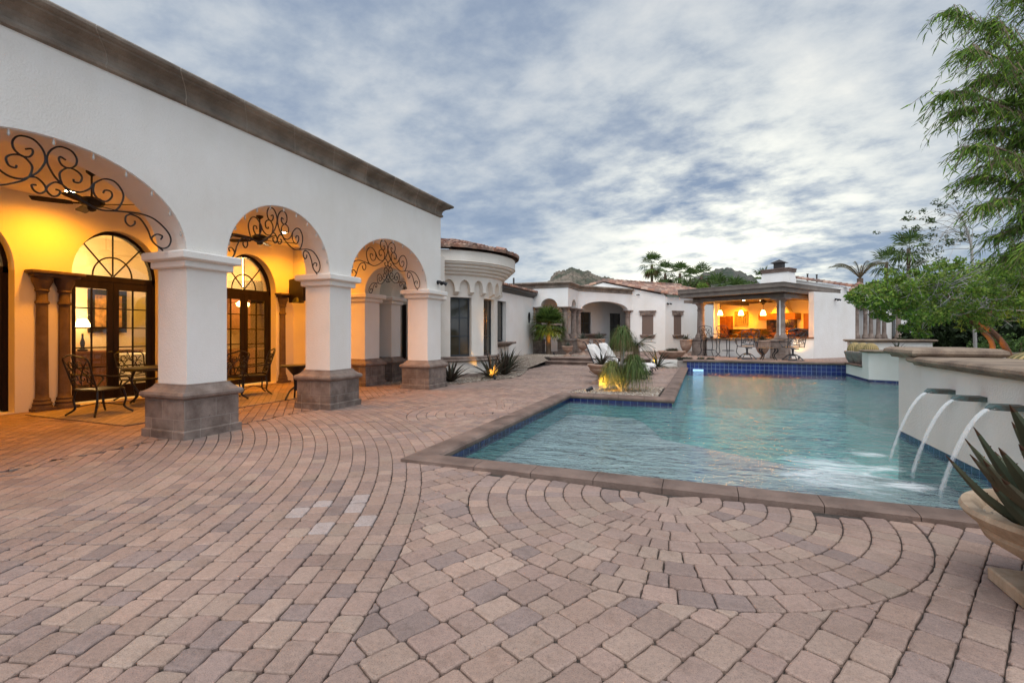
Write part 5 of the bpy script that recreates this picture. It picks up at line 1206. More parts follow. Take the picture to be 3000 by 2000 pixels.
i=[ppt(-.1,3.3),ppt(Lg,3.3),ppt(Lg,4.0,-3),ppt(-.1,4.0,-3)]; m.poly(i,(0.2,.12,.09)); m.build('tile_roof','rooftile',GW)
# ================================================================== POOL-SIDE WALLS
def capped(label,name,poly,z0,z1,cap_t=0.09,ov=0.07,mt='stucco',mc='wallcap',cat='wall',zc=None):
    t=thing(name,label,cat,(sum(p[0] for p in poly)/len(poly),sum(p[1] for p in poly)/len(poly),z0))
    m=MB(); m.prism(poly,z0,z1); m.build('wall_body',mt,t)
    n=len(poly); P=[Vector((*p,0)) for p in poly]
    if sum(P[k].x*P[(k+1)%n].y-P[(k+1)%n].x*P[k].y for k in range(n))<0: P=P[::-1]
    m=MB(); rings=[]
    for o,z in((0.0,z1+0.002),(ov*.45,z1+.003),(ov*.55,z1+cap_t*.25),(ov*.85,z1+cap_t*.35),(ov,z1+cap_t*.55),(ov*.95,z1+cap_t*.8),(ov*.7,z1+cap_t*.95),(ov*.55,z1+cap_t)):
        r_=[]
        for k in range(n):
            d0=(P[k]-P[k-1]).normalized(); d1=(P[(k+1)%n]-P[k]).normalized(); a=Vector((d0.y,-d0.x,0)); b=Vector((d1.y,-d1.x,0)); mm=(a+b).normalized(); mm=mm/max(.3,mm.dot(a)); r_.append(m.vert(P[k]+mm*o+Vector((0,0,z))))
        rings.append(r_)
    for a,b in zip(rings,rings[1:]):
        for k in range(n): m.face((a[k],a[(k+1)%n],b[(k+1)%n],b[k]))
    m.face(rings[-1]); m.face(rings[0][::-1]); m.build('wall_cap',mc,t); return t
SW=capped('white waterfall wall with sloping brown stone cap and three copper spouts','waterfall_wall',[(2.705,3.0),(3.45,3.0),(3.45,8.0),(2.705,8.0)],-0.035,0.97,0.12,0.13)
capped('square white pier with thick stone slab at the far end of the waterfall wall','wall_pier',[(2.705,8.002),(3.40,8.002),(3.40,8.80),(2.705,8.80)],-0.035,1.05,0.15,0.15)
capped('low white wall with stone coping behind the pool, beside the cactus bowls','low_wall',[(4.785,18.72),(4.785,18.04),(5.7,17.705),(8.2,16.885),(8.2,17.5),(6.0,18.72)],-0.035,0.79,0.08,0.08)
capped('short white wall with flat stone slab behind the three cactus bowls','low_wall',[(5.0,20.95),(7.4,20.95),(7.4,21.35),(5.0,21.35)],0.3,1.08,0.10,0.12)
capped('low white ledge topped with brown stone where the three cactus bowls stand','planter_ledge',[(4.785,20.60),(4.785,18.73),(6.6,18.73),(6.6,20.60)],-0.035,0.29,0.07,0.05,mc='coping')
t=thing('planter_wall','small white retaining wall with grey stone end block beside the pool lounge deck','wall',(-1.4,21.2,0))
m=MB(); m.box(-2.05,-0.98,21.12,21.32,0,TZ-0.02); m.build('wall_body','stucco',t)
m=MB(); m.box(-0.97,-0.60,20.66,21.34,0,TZ-0.03); m.build('end_block','greypot',t)
# spouts and water
for k,Y in enumerate((7.13,6.46,5.79)):
    lb=['far','middle','near'][k]
    t=thing('copper_spout',f'{["leftmost","middle","rightmost"][k]} of three dark patina copper spouts on the waterfall wall','spout',(2.72,Y,0.72),0,'copper spouts on the waterfall wall')
    m=MB(); w=0.075
    pts=[(0,1.0),(-0.17,1.0),(-0.23,0.8),(-0.27,0.55)]
    rings=[]
    for x,s in pts: rings.append([m.vert((x,w*s*a,h*0.5)) for a,h in((-1,-.05),(1,-.05),(1,.05 if s>.7 else -.02),(-1,.05 if s>.7 else -.02))])
    for a,b in zip(rings,rings[1:]):
        for j in range(4): m.face((a[j],a[(j+1)%4],b[(j+1)%4],b[j]))
    m.face(rings[0]); m.face(rings[-1][::-1]); m.build('spout_body','copper',t,world=False)
    m=MB(); m.box(-0.012,0.0,-0.095,0.095,-.045,.045); m.build('wall_flange','copper',t,world=False)
    m=MB(); n=16; m.smooth=True; rows=[]
    for j in range(n+1):
        f=j/n; x=-0.20-0.42*f; z=-0.005-0.875*f*f; ww=0.066-0.012*f+0.03*f*f; sp=[]
        for q in range(7): a=-1+q/3; sp.append((m.vert((x-0.006*(1-a*a),ww*a,z+0.010*(1-a*a)*(1-f*.3))),a))
        rows.append((sp,f))
    for (a,fa),(b,fb) in zip(rows,rows[1:]):
        for q in range(6):
            e=1-abs((a[q][1]+a[q+1][1])/2)**2; c=(0.75*e+0.42-0.25*fa); m.face((a[q][0],a[q+1][0],b[q+1][0],b[q][0]),(c,c,c))
    m.v=[Vector((v.x+2.72,v.y+Y,v.z+0.72)) for v in m.v]
    o=m.build('falling_water','stream'); o['kind']='stuff'
m=MB(); 
# pool lamps on the far tile wall
for px,lb in((2038,'left'),(2053,'right')):
    u,d=hit(px,(-0.6,20.62),(1,0)); t=thing('pool_light',f'{lb} of two glowing blue lights at the waterline of the far blue tile wall','pool light',(-0.6+u,20.61,-0.06),0,'lights on the far tile wall')
    m=MB(); m.box(-0.10,0.10,-0.02,0.0,-0.045,0.03,0.008); m.build('lens','poollamp',t,world=False)
# ================================================================== POTS AND PLANTS
GREENS=dict(agave=[(0.055,0.075,0.045),(0.075,0.085,0.05),(0.09,0.085,0.055)],bronze=[(0.075,0.055,0.04),(0.095,0.07,0.045),(0.06,0.06,0.04)],palm=[(0.05,0.085,0.02),(0.08,0.12,0.03),(0.035,0.06,0.018),(0.10,0.13,0.035)],pony=[(0.10,0.16,0.04),(0.14,0.20,0.06),(0.07,0.12,0.03),(0.17,0.19,0.07)],tree=[(0.07,0.12,0.025),(0.10,0.16,0.03),(0.045,0.08,0.018),(0.13,0.18,0.045)],dark=[(0.02,0.035,0.012),(0.03,0.05,0.016)],grey=[(0.12,0.14,0.10),(0.16,0.17,0.13),(0.09,0.11,0.08)])
def leafblade(mb,base,dirv,L,W_,thick,curl,col,seg=7,up=Vector((0,0,1)),tipc=None):
    # succulent blade: channelled, tapering to a point, curving by `curl` (+ droops, - stands up)
    base=Vector(base); d=Vector(dirv).normalized(); side=d.cross(up)
    if side.length<0.05: side=Vector((1,0,0))
    side.normalize(); p=base.copy(); rows=[]; axis=side
    for k in range(seg+1):
        t=k/seg; w=W_*(0.62+0.9*t*(1-t)*1.3)*(1-t**2.2)+0.0008; u=side.cross(d).normalized(); th=thick*(1-t)+0.001
        rows.append([mb.vert(p+side*w*0.5+u*w*0.16),mb.vert(p+u*0.0+u*th*0.25),mb.vert(p-side*w*0.5+u*w*0.16),mb.vert(p-side*w*0.28-u*th),mb.vert(p+side*w*0.28-u*th)])
        d=(Matrix.Rotation(-curl/seg*(0.5+t),3,axis)@d).normalized(); p=p+d*(L/seg)
    sv=mb.smooth; mb.smooth=True
    for i,(a,b) in enumerate(zip(rows,rows[1:])):
        c=col if (tipc is None or i<seg-1) else tipc
        for k in range(5): mb.face((a[k],a[(k+1)%5],b[(k+1)%5],b[k]),c)
    mb.smooth=sv
def agave(mb,c,n,L,W_,pal,spread=(15,75),curl=(0.3,1.0),rr_=None,th=0.012):
    q=rr_ or R
    for k in range(n):
        a=k*2.399+q.uniform(-.2,.2); f=k/max(1,n-1); el=rad(spread[1]-(spread[1]-spread[0])*f+q.uniform(-6,6))
        d=Vector((cos(a)*cos(el),sin(a)*cos(el),sin(el))); col=q.choice(pal); kk=q.uniform(.8,1.2)
        leafblade(mb,Vector(c)+Vector((cos(a),sin(a),0))*0.03*L*(1+f),d,L*q.uniform(.75,1.1),W_*q.uniform(.85,1.15),th,q.uniform(*curl)*(0.4+f),tuple(v*kk for v in col),tipc=(0.10,0.05,0.03))
def lathe_profile_pot(kind):
    if kind=='wide': # shallow bowl on a foot and square plinth, unit: rim radius 1
        return [(0.50,0.14),(0.40,0.17),(0.26,0.24),(0.22,0.34),(0.27,0.40),(0.33,0.42),(0.34,0.45),(0.62,0.55),(0.82,0.68),(0.86,0.76),(0.84,0.80),(0.92,0.86),(0.99,0.93),(1.02,0.98),(1.0,1.03),(0.92,1.04),(0.86,1.0),(0.82,0.93),(0.3,0.92)]
    if kind=='urn':
        return [(0.62,0.0),(0.60,0.10),(0.40,0.18),(0.24,0.34),(0.22,0.50),(0.30,0.60),(0.45,0.68),(0.70,0.85),(0.86,1.10),(0.93,1.40),(0.95,1.70),(0.98,1.78),(1.03,1.82),(1.02,1.90),(0.93,1.92),(0.88,1.84),(0.3,1.8)]
    if kind=='egg':
        return [(0.45,0.0),(0.42,0.10),(0.22,0.22),(0.20,0.36),(0.42,0.50),(0.70,0.75),(0.90,1.10),(0.98,1.45),(1.0,1.75),(1.03,1.80),(1.03,1.88),(0.95,1.92),(0.9,1.86),(0.3,1.82)]
    return [(0.55,0.0),(0.62,0.03),(0.85,0.22),(0.97,0.42),(1.02,0.46),(1.02,0.54),(0.95,0.56),(0.90,0.50),(0.3,0.48)]
def pot(name,label,x,y,z,r,kind,mt,h=1.0,group=None,flute=0,plinth=None,cat='planter',nseg=36):
    t=thing(name,label,cat,(x,y,z),0,group); pf=[(a*r,b*r*h) for a,b in lathe_profile_pot(kind)]
    top=pf[-1][1]; m=MB()
    m.lathe(pf,(0,0,0),nseg if not flute else 96,flute,(pf[4][1],pf[-6][1]) if flute else (0,0)); m.build('pot_body',mt,t,world=False)
    if plinth: m=MB(); m.box(-plinth,plinth,-plinth,plinth,0,0.13*r*h+0.012,0.008); m.build('plinth',mt,t,world=False)
    m=MB(); n=int(90+200*r)
    for k in range(n):
        a=R.random()*6.28; q=math.sqrt(R.random())*r*0.84; s=R.uniform(.008,.018); X,Y=q*cos(a),q*sin(a); c=R.choice([(0.45,0.37,0.28),(0.55,0.47,0.37),(0.30,0.23,0.16),(0.6,0.53,0.43)])
        P=[m.vert((X+s*cos(b),Y+s*sin(b),top-.004)) for b in(0,1.57,3.14,4.71)]; e=m.vert((X,Y,top+s*.9))
        for i in range(4): m.face((P[i],P[(i+1)%4],e),c)
    m.build('pot_gravel','pebble',t,world=False)['kind']='stuff'
    return t,z+top
# big foreground pot with aloe
px_,py_=1.81,3.27
pt,tz=pot('pedestal_pot','large tan pedestal bowl in the right foreground, cut by the photo edge',px_,py_,0,0.50,'wide','terra2',0.93,plinth=0.30,nseg=64)
m=MB()
for k in range(22):
    a=2*pi*k/22; m.tube([(0.245*cos(a)+.0,0.245*sin(a),.085),(0.215*cos(a),0.215*sin(a),.10),(0.19*cos(a),0.19*sin(a),.12)],0.014,5)
m.build('egg_moulding','terra2',pt,world=False)
m=MB(); q=random.Random(3)
ctr=Vector((px_,py_,0.42))
pal=[(0.11,0.125,0.075),(0.13,0.135,0.08),(0.095,0.115,0.07),(0.145,0.13,0.08)]
def blade_to(tip,W_,sag,th=0.035,off=0.06,col=None):
    tip=Vector(tip); d=tip-ctr; h=Vector((d.x,d.y,0)).normalized(); b=ctr+h*off
    # curve: start flatter, rise to the tip when sag<0
    mid=(b+tip)/2+Vector((0,0,-sag)); pts=cr([b,b*.5+mid*.5+Vector((0,0,-sag*.25)),mid,mid*.5+tip*.5+Vector((0,0,-sag*.25)),tip],4); n=len(pts)-1
    col=col or q.choice(pal); rows=[]; sd=(tip-b).cross(Vector((0,0,1))).normalized()
    for k,p in enumerate(pts):
        t=k/n; d_=(pts[min(k+1,n)]-pts[max(k-1,0)]).normalized(); u=sd.cross(d_).normalized(); w=W_*(0.75+0.5*t)*(1-t**1.7)+.002 if t<1 else .002; e=th*(1-t*.9)
        rows.append([m.vert(p+sd*w*.5+u*w*.22),m.vert(p+sd*w*.25+u*w*.04),m.vert(p),m.vert(p-sd*w*.25+u*w*.04),m.vert(p-sd*w*.5+u*w*.22),m.vert(p-sd*w*.34-u*e*.7),m.vert(p-u*e),m.vert(p+sd*w*.34-u*e*.7)])
    for i,(a,b2) in enumerate(zip(rows,rows[1:])):
        c=(0.11,0.055,0.03) if i>=n-1 else col
        for k in range(8): m.face((a[k],a[(k+1)%8],b2[(k+1)%8],b2[k]),c)
    # small marginal teeth
    for i in range(3,n-1,1):
        for s in(0,4):
            p=m.v[rows[i][s]]; o=(p-pts[i]).normalized(); dd=(pts[i+1]-pts[i]).normalized(); e=[m.vert(p-dd*.005),m.vert(p+dd*.005),m.vert(p+o*.008+dd*.003)]; m.face(e,(0.16,0.07,0.04))
m.smooth=True
for px,y,dp,W_,sg in((2772,1333,2.50,.15,.13),(2828,1284,2.60,.16,.11),(2853,1250,2.5,.17,.12),(2842,1330,2.35,.13,.09),(2926,1310,2.15,.16,.08),(2958,1185,2.30,.19,.03),(3005,1230,2.2,.17,.02),(2905,1420,2.10,.15,.10),(2985,1300,2.0,.16,.03),(2965,1235,2.45,.15,.04),(2880,1345,2.3,.14,.10),(2935,1400,2.0,.15,.07)):
    x,y_=at(px,dp); blade_to((x,y_,zr(y,dp)),W_,sg)
for k in range(16):
    a=rad(-120+k*17+q.uniform(-6,6)); L_=q.uniform(.3,.5); blade_to((px_+cos(a)*L_,py_+sin(a)*L_,0.42+q.uniform(.15,.5)),q.uniform(.08,.11),q.uniform(.02,.09))
o=m.build('aloe_plant','leaf'); tag(o,'large grey-green aloe with toothed pointed leaves in the foreground pot','aloe')
# agaves by the turret
AG=[('dark bronze agave nearest the last stone pier, against the turret foot',-6.72,12.25,0.62,'bronze',26),('agave lit orange from below, in the gravel beside the turret',-6.12,13.75,0.72,'bronze',24),('bushy bronze agave right of the lit one in the gravel',-6.2,15.0,0.72,'bronze',34),('dark green spiky yucca at the back of the gravel bed by the side wall',-6.75,16.6,0.80,'agave',44)]
for l,x,y,L_,pl,n in AG:
    m=MB(); agave(m,(x,y,gz(x,y)+.02),n,L_*1.18,0.095 if pl=='bronze' else .065,GREENS[pl],(22,82),(0.1,0.9)); m.build('agave_plant','leaf'); tag(bpy.context.scene.objects[-1] if False else COL.objects[-1],l,'agave','spiky plants in the gravel bed')
def uplight(x,y,z,tgt,label,e,name='ground_uplight',col=(1.0,0.50,0.08),spot=75):
    d=Vector(tgt)-Vector((x,y,z+.06)); t=thing(name,label,'uplight',(x,y,z),0)
    Rm=d.to_track_quat('Z','Y').to_matrix().to_4x4(); m=MB(); m.T=Matrix.Translation((0,0,.06))@Rm
    m.lathe([(0.02,-.09),(0.035,-.08),(0.04,0.03),(0.046,0.05),(0.046,0.07),(0.038,0.07),(0.034,0.05)],(0,0,0),14); m.build('lamp_head','iron',t,world=False)
    m=MB(); m.T=Matrix.Translation((0,0,.06))@Rm; m.lathe([(0.034,.052),(0.034,.055),(0.01,.055)],(0,0,0),12); m.build('lens','lampwhite',t,world=False)
    m=MB(); m.tube([(0,0,-.02),(0,0,.03)],0.012,6); m.build('stake','iron',t,world=False)
    ld=Vector((x,y,z+.06))+d.normalized()*.09
    light('lamp_glow','SPOT',ld,e,col,t,0.03,d.to_track_quat('-Z','Y').to_euler(),rad(spot)); return t
uplight(-5.86,13.38,gz(-5.7,13.7),(-6.15,13.8,.35),'small dark uplight in the gravel beside the orange-lit agave',45)
uplight(-6.95,23.3,TZ,(-7.4,23.9,2.0),'small uplight in the gravel at the foot of the fan palm',70)
uplight(3.75,23.35,TZ,(4.0,23.9,1.0),'small uplight glowing at the foot of the low pavilion wall by the right column',16)
uplight(-2.50,11.35,.02,(-2.0,11.7,.30),'black spotlight aimed at the grassy palm in the poolside gravel',85,spot=80)
# pots near the porch
pt,tz=pot('pedestal_pot','wide clay pedestal bowl at the left end of the lounge deck beside the gravel island',-2.62,13.45,0,0.40,'wide','terra',1.32,plinth=0.24)
m=MB(); agave(m,(-2.62,13.45,tz),24,0.46,0.06,GREENS['bronze'],(15,80),(0.0,0.6)); m.build('agave_plant','leaf'); tag(COL.objects[-1],'reddish green agave in the wide clay bowl beside the island','agave')
pt,tz=pot('pedestal_pot','squat clay pedestal pot standing on gravel at the top of the steps',-5.95,22.2,TZ,0.27,'wide','terra',1.75,plinth=0.15)
m=MB(); agave(m,(-5.95,22.2,tz),22,0.36,0.045,GREENS['grey'],(25,80),(0.0,0.5)); m.build('agave_plant','leaf'); tag(COL.objects[-1],'small grey agave in the squat clay pot at the top of the steps','agave')
for x,y,l in((-5.70,24.3,'left of two fluted clay urns in front of the porch columns'),(-5.1,25.4,'right of two fluted clay urns in front of the porch columns')):
    pt,tz=pot('fluted_urn',l,x,y,TZ,0.33,'urn','terra',1.25,'fluted urns by the porch',flute=28)
    m=MB(); agave(m,(x,y,tz),30,0.50,0.055,GREENS['grey'],(20,80),(0.0,0.5)); m.build('agave_plant','leaf'); tag(COL.objects[-1],'grey-green agave in the '+l[:4].strip()+(' fluted urn by the porch columns' if 'left' in l else 't fluted urn by the porch columns').replace('tt','t'),'agave','agaves in the fluted urns')
for (x,y),l,l2 in((K(-0.42,-0.62),'egg-shaped fluted urn at the left column of the pavilion','spiky plant in the egg-shaped urn at the left pavilion column'),(K(3.35,-0.72),'egg-shaped fluted urn behind the iron table at the right column of the pavilion','spiky plant in the egg-shaped urn behind the iron table')):
    pt,tz=pot('fluted_urn',l,x,y,TZ,0.29,'egg','terra',1.42,'fluted urns by the pavilion columns',flute=26)
    m=MB(); agave(m,(x,y,tz),30,0.36,0.05,[(0.06,0.07,0.035),(0.09,0.08,0.045)],(15,80),(0.1,0.6)); m.build('succulent_plant','leaf'); tag(COL.objects[-1],l2,'succulent','plants in the pavilion urns')
bx_,by_=-1.28,22.3
pt,tz=pot('shallow_bowl','wide shallow clay bowl on the terrace edge above the white wall',bx_,by_,TZ,0.58,'low','terra',1.0)
m=MB(); q=random.Random(5)
for k in range(12): a=q.random()*6.28; r_=q.uniform(0,.28); agave(m,(bx_+r_*cos(a),by_+r_*sin(a),tz+.02),18,0.16,0.05,[(0.12,0.11,0.07),(0.09,0.10,0.06)],(10,85),(0,.6),q,.008)
m.build('succulent_plant','leaf'); tag(COL.objects[-1],'clump of brown-green rosettes in the wide shallow clay bowl','succulent')
for k,(x,l) in enumerate([(-0.55,'grey-green'),(-0.1,'pale'),(0.3,'green'),(-0.85,'small bushy')]):
    m=MB(); 
    for j in range(5): agave(m,(x+q.uniform(-.14,.14),21.25+q.uniform(-.08,.1),TZ+.0),16,0.14,0.04,GREENS['grey'],(10,85),(0,.5),q,.008)
    m.build('succulent_clump','leaf'); tag(COL.objects[-1],['low succulent rosettes at the terrace edge, second from the left','low succulent rosettes at the terrace edge, third from the left','low succulent rosettes at the terrace edge, nearest the iron stools','low succulent rosettes at the terrace edge, beside the shallow bowl'][k],'succulent','low rosettes along the terrace edge')
m=MB(); agave(m,(-1.75,20.6,.02),22,0.95,0.085,GREENS['agave'],(15,84),(0.3,1.5)); m.build('agave_plant','leaf'); tag(COL.objects[-1],'long-leaved agave in front of the small white terrace wall','agave')
uplight(-1.95,20.35,.02,(-1.8,20.6,.7),'small uplight hidden beside the agave at the terrace wall',30)
# cactus bowls
def barrel_cactus(x,y,z,r,h,label,grp):
    m=MB(); m.smooth=True; n=72; K_=12; rows=[]
    for i in range(K_+1):
        f=i/K_; a=pi*(0.02+0.58*(1-f)) ; rr_=r*sin(min(pi/2,a)) if a<=pi/2 else r*sin(a); z_=h*(cos(a)+0.31)/1.31
        rows.append([m.vert((x+rr_*(1-0.07*(0.5+0.5*cos(2*pi*j*24/n*1.0)))*cos(2*pi*j/n),y+rr_*(1-0.07*(0.5+0.5*cos(2*pi*j*24/n)))*sin(2*pi*j/n),z+z_)) for j in range(n)])
    for i,(a,b) in enumerate(zip(rows,rows[1:])):
        for j in range(n):
            c=(0.46,0.33,0.14) if j%3!=2 else (0.15,0.13,0.05); m.face((a[j],a[(j+1)%n],b[(j+1)%n],b[j]),c)
    m.face(rows[-1],(0.4,0.3,0.12)); o=m.build('barrel_cactus','cactus'); tag(o,label,'cactus',grp)
for x,y,w in((4.97,20.27,'farthest'),(5.04,19.68,'middle'),(5.12,19.10,'nearest')):
    pt,tz=pot('stone_bowl',f'{w} of three grey stone bowls on the ledge beside the pool',x,y,0.36,0.31,'low','greypot',2.45,'stone bowls on the pool ledge',flute=0)
    barrel_cactus(x,y,tz-.03,0.24,0.39,f'{w} of three yellow-spined barrel cacti on the pool ledge','barrel cacti on the pool ledge')
pt,tz=pot('stone_bowl','brown stone bowl behind the waterfall wall at the right edge',3.95,7.9,0.62,0.46,'low','wallcap',1.75)
t=thing('bowl_plinth','stone plinth under the bowl behind the waterfall wall','plinth',(3.95,7.9,0)); m=MB(); m.box(3.6,4.3,7.55,8.25,0,0.60,0.02); m.build('plinth_block','stucco',t)
barrel_cactus(3.95,7.9,tz-.05,0.42,0.24,'wide low barrel cactus in the bowl behind the waterfall wall',None)
# paving / planting ground east of the pool
m=MB(); m.prism([(3.45,2.0),(30,2.0),(30,19.4),(8.2,19.4),(8.2,17.0),(5.75,17.7),(5.75,8.8),(3.45,8.78)],-0.3,0.0); struct('planting_soil',m,'gravelbase')
m=MB(); agave(m,(5.6,17.4+0.9,0.9),10,0.3,0.035,GREENS['agave'],(30,80),(0,.3)); m.build('agave_plant','leaf'); tag(COL.objects[-1],'small agave peeking over the low wall behind the stone pier','agave')
# small fan palm, uplit
def fan_frond(mb,base,d,L,rf,pal,q,nl=22,droop=0.3,spread=150,stalkc=(0.10,0.10,0.03)):
    base=Vector(base); d=Vector(d).normalized(); tip=base+d*L+Vector((0,0,-droop*L*.3)); mb.tube([base,base+d*L*.5,tip],0.008*max(1,rf),3); 
    for k in range(len(mb.c)-1,max(-1,len(mb.c)-9),-1):
        if mb.c[k] is None: mb.c[k]=stalkc
    side=d.cross(Vector((0,0,1)))
    if side.length<.1: side=Vector((1,0,0))
    side.normalize(); u=side.cross(d).normalized()
    for k in range(nl):
        a=rad(-spread/2+spread*k/(nl-1)); w=(d*cos(a)+side*sin(a)+u*0.12*q.uniform(-1,1)).normalized(); l=rf*(0.75+0.25*cos(a))*q.uniform(.85,1.1); c=q.choice(pal); kk=q.uniform(.8,1.2); c=tuple(v*kk for v in c)
        s_=w.cross(u).normalized()*rf*(0.032 if nl>15 else 0.06); m1=tip+w*l*.55+u*rf*.02; e=tip+w*l+Vector((0,0,-droop*l*.55))
        i=[mb.vert(p) for p in(tip,m1-s_,e,m1+s_)]; mb.face(i,c)
def fan_palm(name,label,x,y,z,h,tr,rf,nf,pal,grp=None,mt='bark',seed=1,skirt=True,lo=-35,nl=22,petiole=1.0,lean=0.0):
    q=random.Random(seed); t=thing(name,label,'palm tree',(x,y,z),0,grp)
    m=MB(); k=9; m.tube([(lean*(i/k)**2,0,h*i/k) for i in range(k+1)],[tr*(1.25-.3*i/k+(.06 if i%2 else 0)) for i in range(k+1)],10); m.build('trunk',mt,t,world=False)
    m=MB()
    for i in range(nf):
        a=i*2.399; f=i/(nf-1); el=rad(80-(80-lo)*f+q.uniform(-8,8)); fan_frond(m,(lean,0,h),(cos(a)*cos(el),sin(a)*cos(el),sin(el)),rf*.75*petiole*q.uniform(.8,1.1),rf,pal,q,nl,(0.15+0.3*f) if nl>20 else (0.3+0.35*f))
    m.build('crown','leaf',t,world=False)
    if skirt:
        m=MB()
        for i in range(int(nf*.6)):
            a=q.random()*6.28; el=rad(q.uniform(-75,-45)); fan_frond(m,(lean,0,h-.05*rf),(cos(a)*cos(el),sin(a)*cos(el),sin(el)),rf*.5,rf*.8,[(0.22,0.14,0.06),(0.16,0.10,0.045)],q,12,.6,90)
        m.build('dead_fronds','leaf',t,world=False)
    return t
fan_palm('fan_palm','small fan palm with hairy trunk lit orange from below, beside the porch',-7.45,24.0-.0,TZ,1.52,0.11,0.82,44,[(0.09,0.15,0.03),(0.13,0.20,0.045),(0.06,0.10,0.025)],seed=4,skirt=False,mt='bark',petiole=.62,lo=-35,nl=28)
# distant palms
DP=[(1910,62,738,852,1.5,'tallest'),(1949,66,765,860,1.55,''),(1992,64,765,866,1.5,''),(2022,68,785,870,1.35,''),(2055,63,770,872,1.55,''),(2100,70,800,880,2.0,''),(2155,74,806,880,1.9,''),(2238,60,783,850,1.6,''),(2598,60,722,850,1.5,''),(2662,52,672,850,1.6,'')]
LB=['tallest palm at the left end of the row beyond the roofs','second palm from the left beyond the roofs','third palm from the left beyond the roofs','short palm between the third and fifth beyond the roofs','fifth palm from the left, standing high beyond the roofs','bushy green palm behind the pavilion roof, left of its smaller neighbour','low green palm nearest the hilltop behind the pavilion','palm half hidden behind the pavilion chimney','distant palm left of the taller one, above the spreading tree','distant tall palm with thin red trunk above the spreading tree']
for k,((px,d,yt,yb,rf,_),l) in enumerate(zip(DP,LB)):
    x,y=at(px,d); rf=rf*(0.95 if k in(5,6) else 1.0 if k>7 else .84); zt=zr(yt,d)-rf*1.30; fan_palm('distant_palm',l,x,y,-1.0,zt+1.0,0.17,rf*1.0,26 if k in(5,6) else 19,[(0.085,0.14,0.035),(0.06,0.10,0.025),(0.13,0.19,0.05)],'palms beyond the roofs',seed=20+k,nl=11,skirt=k in(0,1,4),lo=-55,petiole=1.0)
# feathery bare-fronded date palm
def feather_palm(label,px,d,ybase,h,nf,seed):
    q=random.Random(seed); x,y=at(px,d); z=zr(ybase,d); t=thing('feather_palm',label,'palm tree',(x,y,z-3),0)
    m=MB(); m.tube([(0,0,0),(0,0,3)],0.25,8); m.build('trunk','bark',t,world=False); m=MB()
    for k in range(nf):
        a=k*2.4; r_=h*q.uniform(.8,1.15); P=[Vector((0,0,3))+Vector((cos(a)*r_*s*.9,sin(a)*r_*s*.9,h*(1.35*s-0.85*s*s)*q.uniform(.95,1.05))) for s in(0,.2,.4,.6,.8,1)]; P=cr(P,4); m.tube(P,[.05*(1-.8*i/len(P)) for i in range(len(P))],4)
        for f in range(len(m.c)): 
            if m.c[f] is None: m.c[f]=(0.25,0.18,0.10)
        for i in range(3,len(P)-1):
            dd=(P[i+1]-P[i]).normalized(); sd=dd.cross(Vector((0,0,1))).normalized()
            for s in(-1,1):
                e=P[i]+sd*s*h*.09+dd*h*.10+Vector((0,0,-h*.07)); w=dd*.035; m.face([m.vert(v) for v in(P[i]-w,P[i]+w,e)],q.choice([(0.12,0.12,0.06),(0.16,0.14,0.08),(0.08,0.10,0.045)]))
    m.build('crown','leaf',t,world=False)
feather_palm('feathery palm with thin half-bare fronds above the guest wing roof',2520,44,815,2.5,13,8)
# bright shrub beyond the roof
def leafmass(mb,c,rx,ry,rz,n,size,pal,q,shell=.55,flat=0.0,asp=.5):
    for k in range(n):
        while True:
            v=Vector((q.uniform(-1,1),q.uniform(-1,1),q.uniform(-1,1)))
            if shell*q.random()<v.length<1: break
        p=Vector(c)+Vector((v.x*rx,v.y*ry,v.z*rz)); s=size*q.uniform(.6,1.3); a=Vector((q.gauss(0,1),q.gauss(0,1),q.gauss(0,1)*(1-flat))).normalized(); b=a.orthogonal().normalized(); b=(Matrix.Rotation(q.random()*6.28,3,a)@b)
        col=q.choice(pal); kk=q.uniform(.75,1.25); mb.face([mb.vert(p+a*s),mb.vert(p+b*s*asp),mb.vert(p-a*s),mb.vert(p-b*s*asp)],tuple(w*kk for w in col))
for px,d,yy,rx,rz,l in((2060,50,848,1.1,.8,'rounded bright green shrub between the distant palm trunks'),(2200,60,852,2.2,1.2,'green bushy tree crest behind the pavilion roof')):
    x,y=at(px,d); q=random.Random(px); t=thing('green_shrub',l,'shrub',(x,y,-1)); m=MB(); m.tube([(x,y,-1),(x,y,zr(yy,d))],.15,6); m.build('trunk','bark',t)
    m=MB(); 
    for k in range(7): leafmass(m,(x+q.uniform(-.6,.6)*rx,y+q.uniform(-.6,.6)*rx,zr(yy,d)+q.uniform(-.5,.5)*rz),rx*.55,rx*.5,rz*.6,260,.10,[(0.16,0.24,0.03),(0.10,0.17,0.03),(0.20,0.28,0.05)] if px==2060 else GREENS['tree'],q)
    m.build('crown','leaf',t)
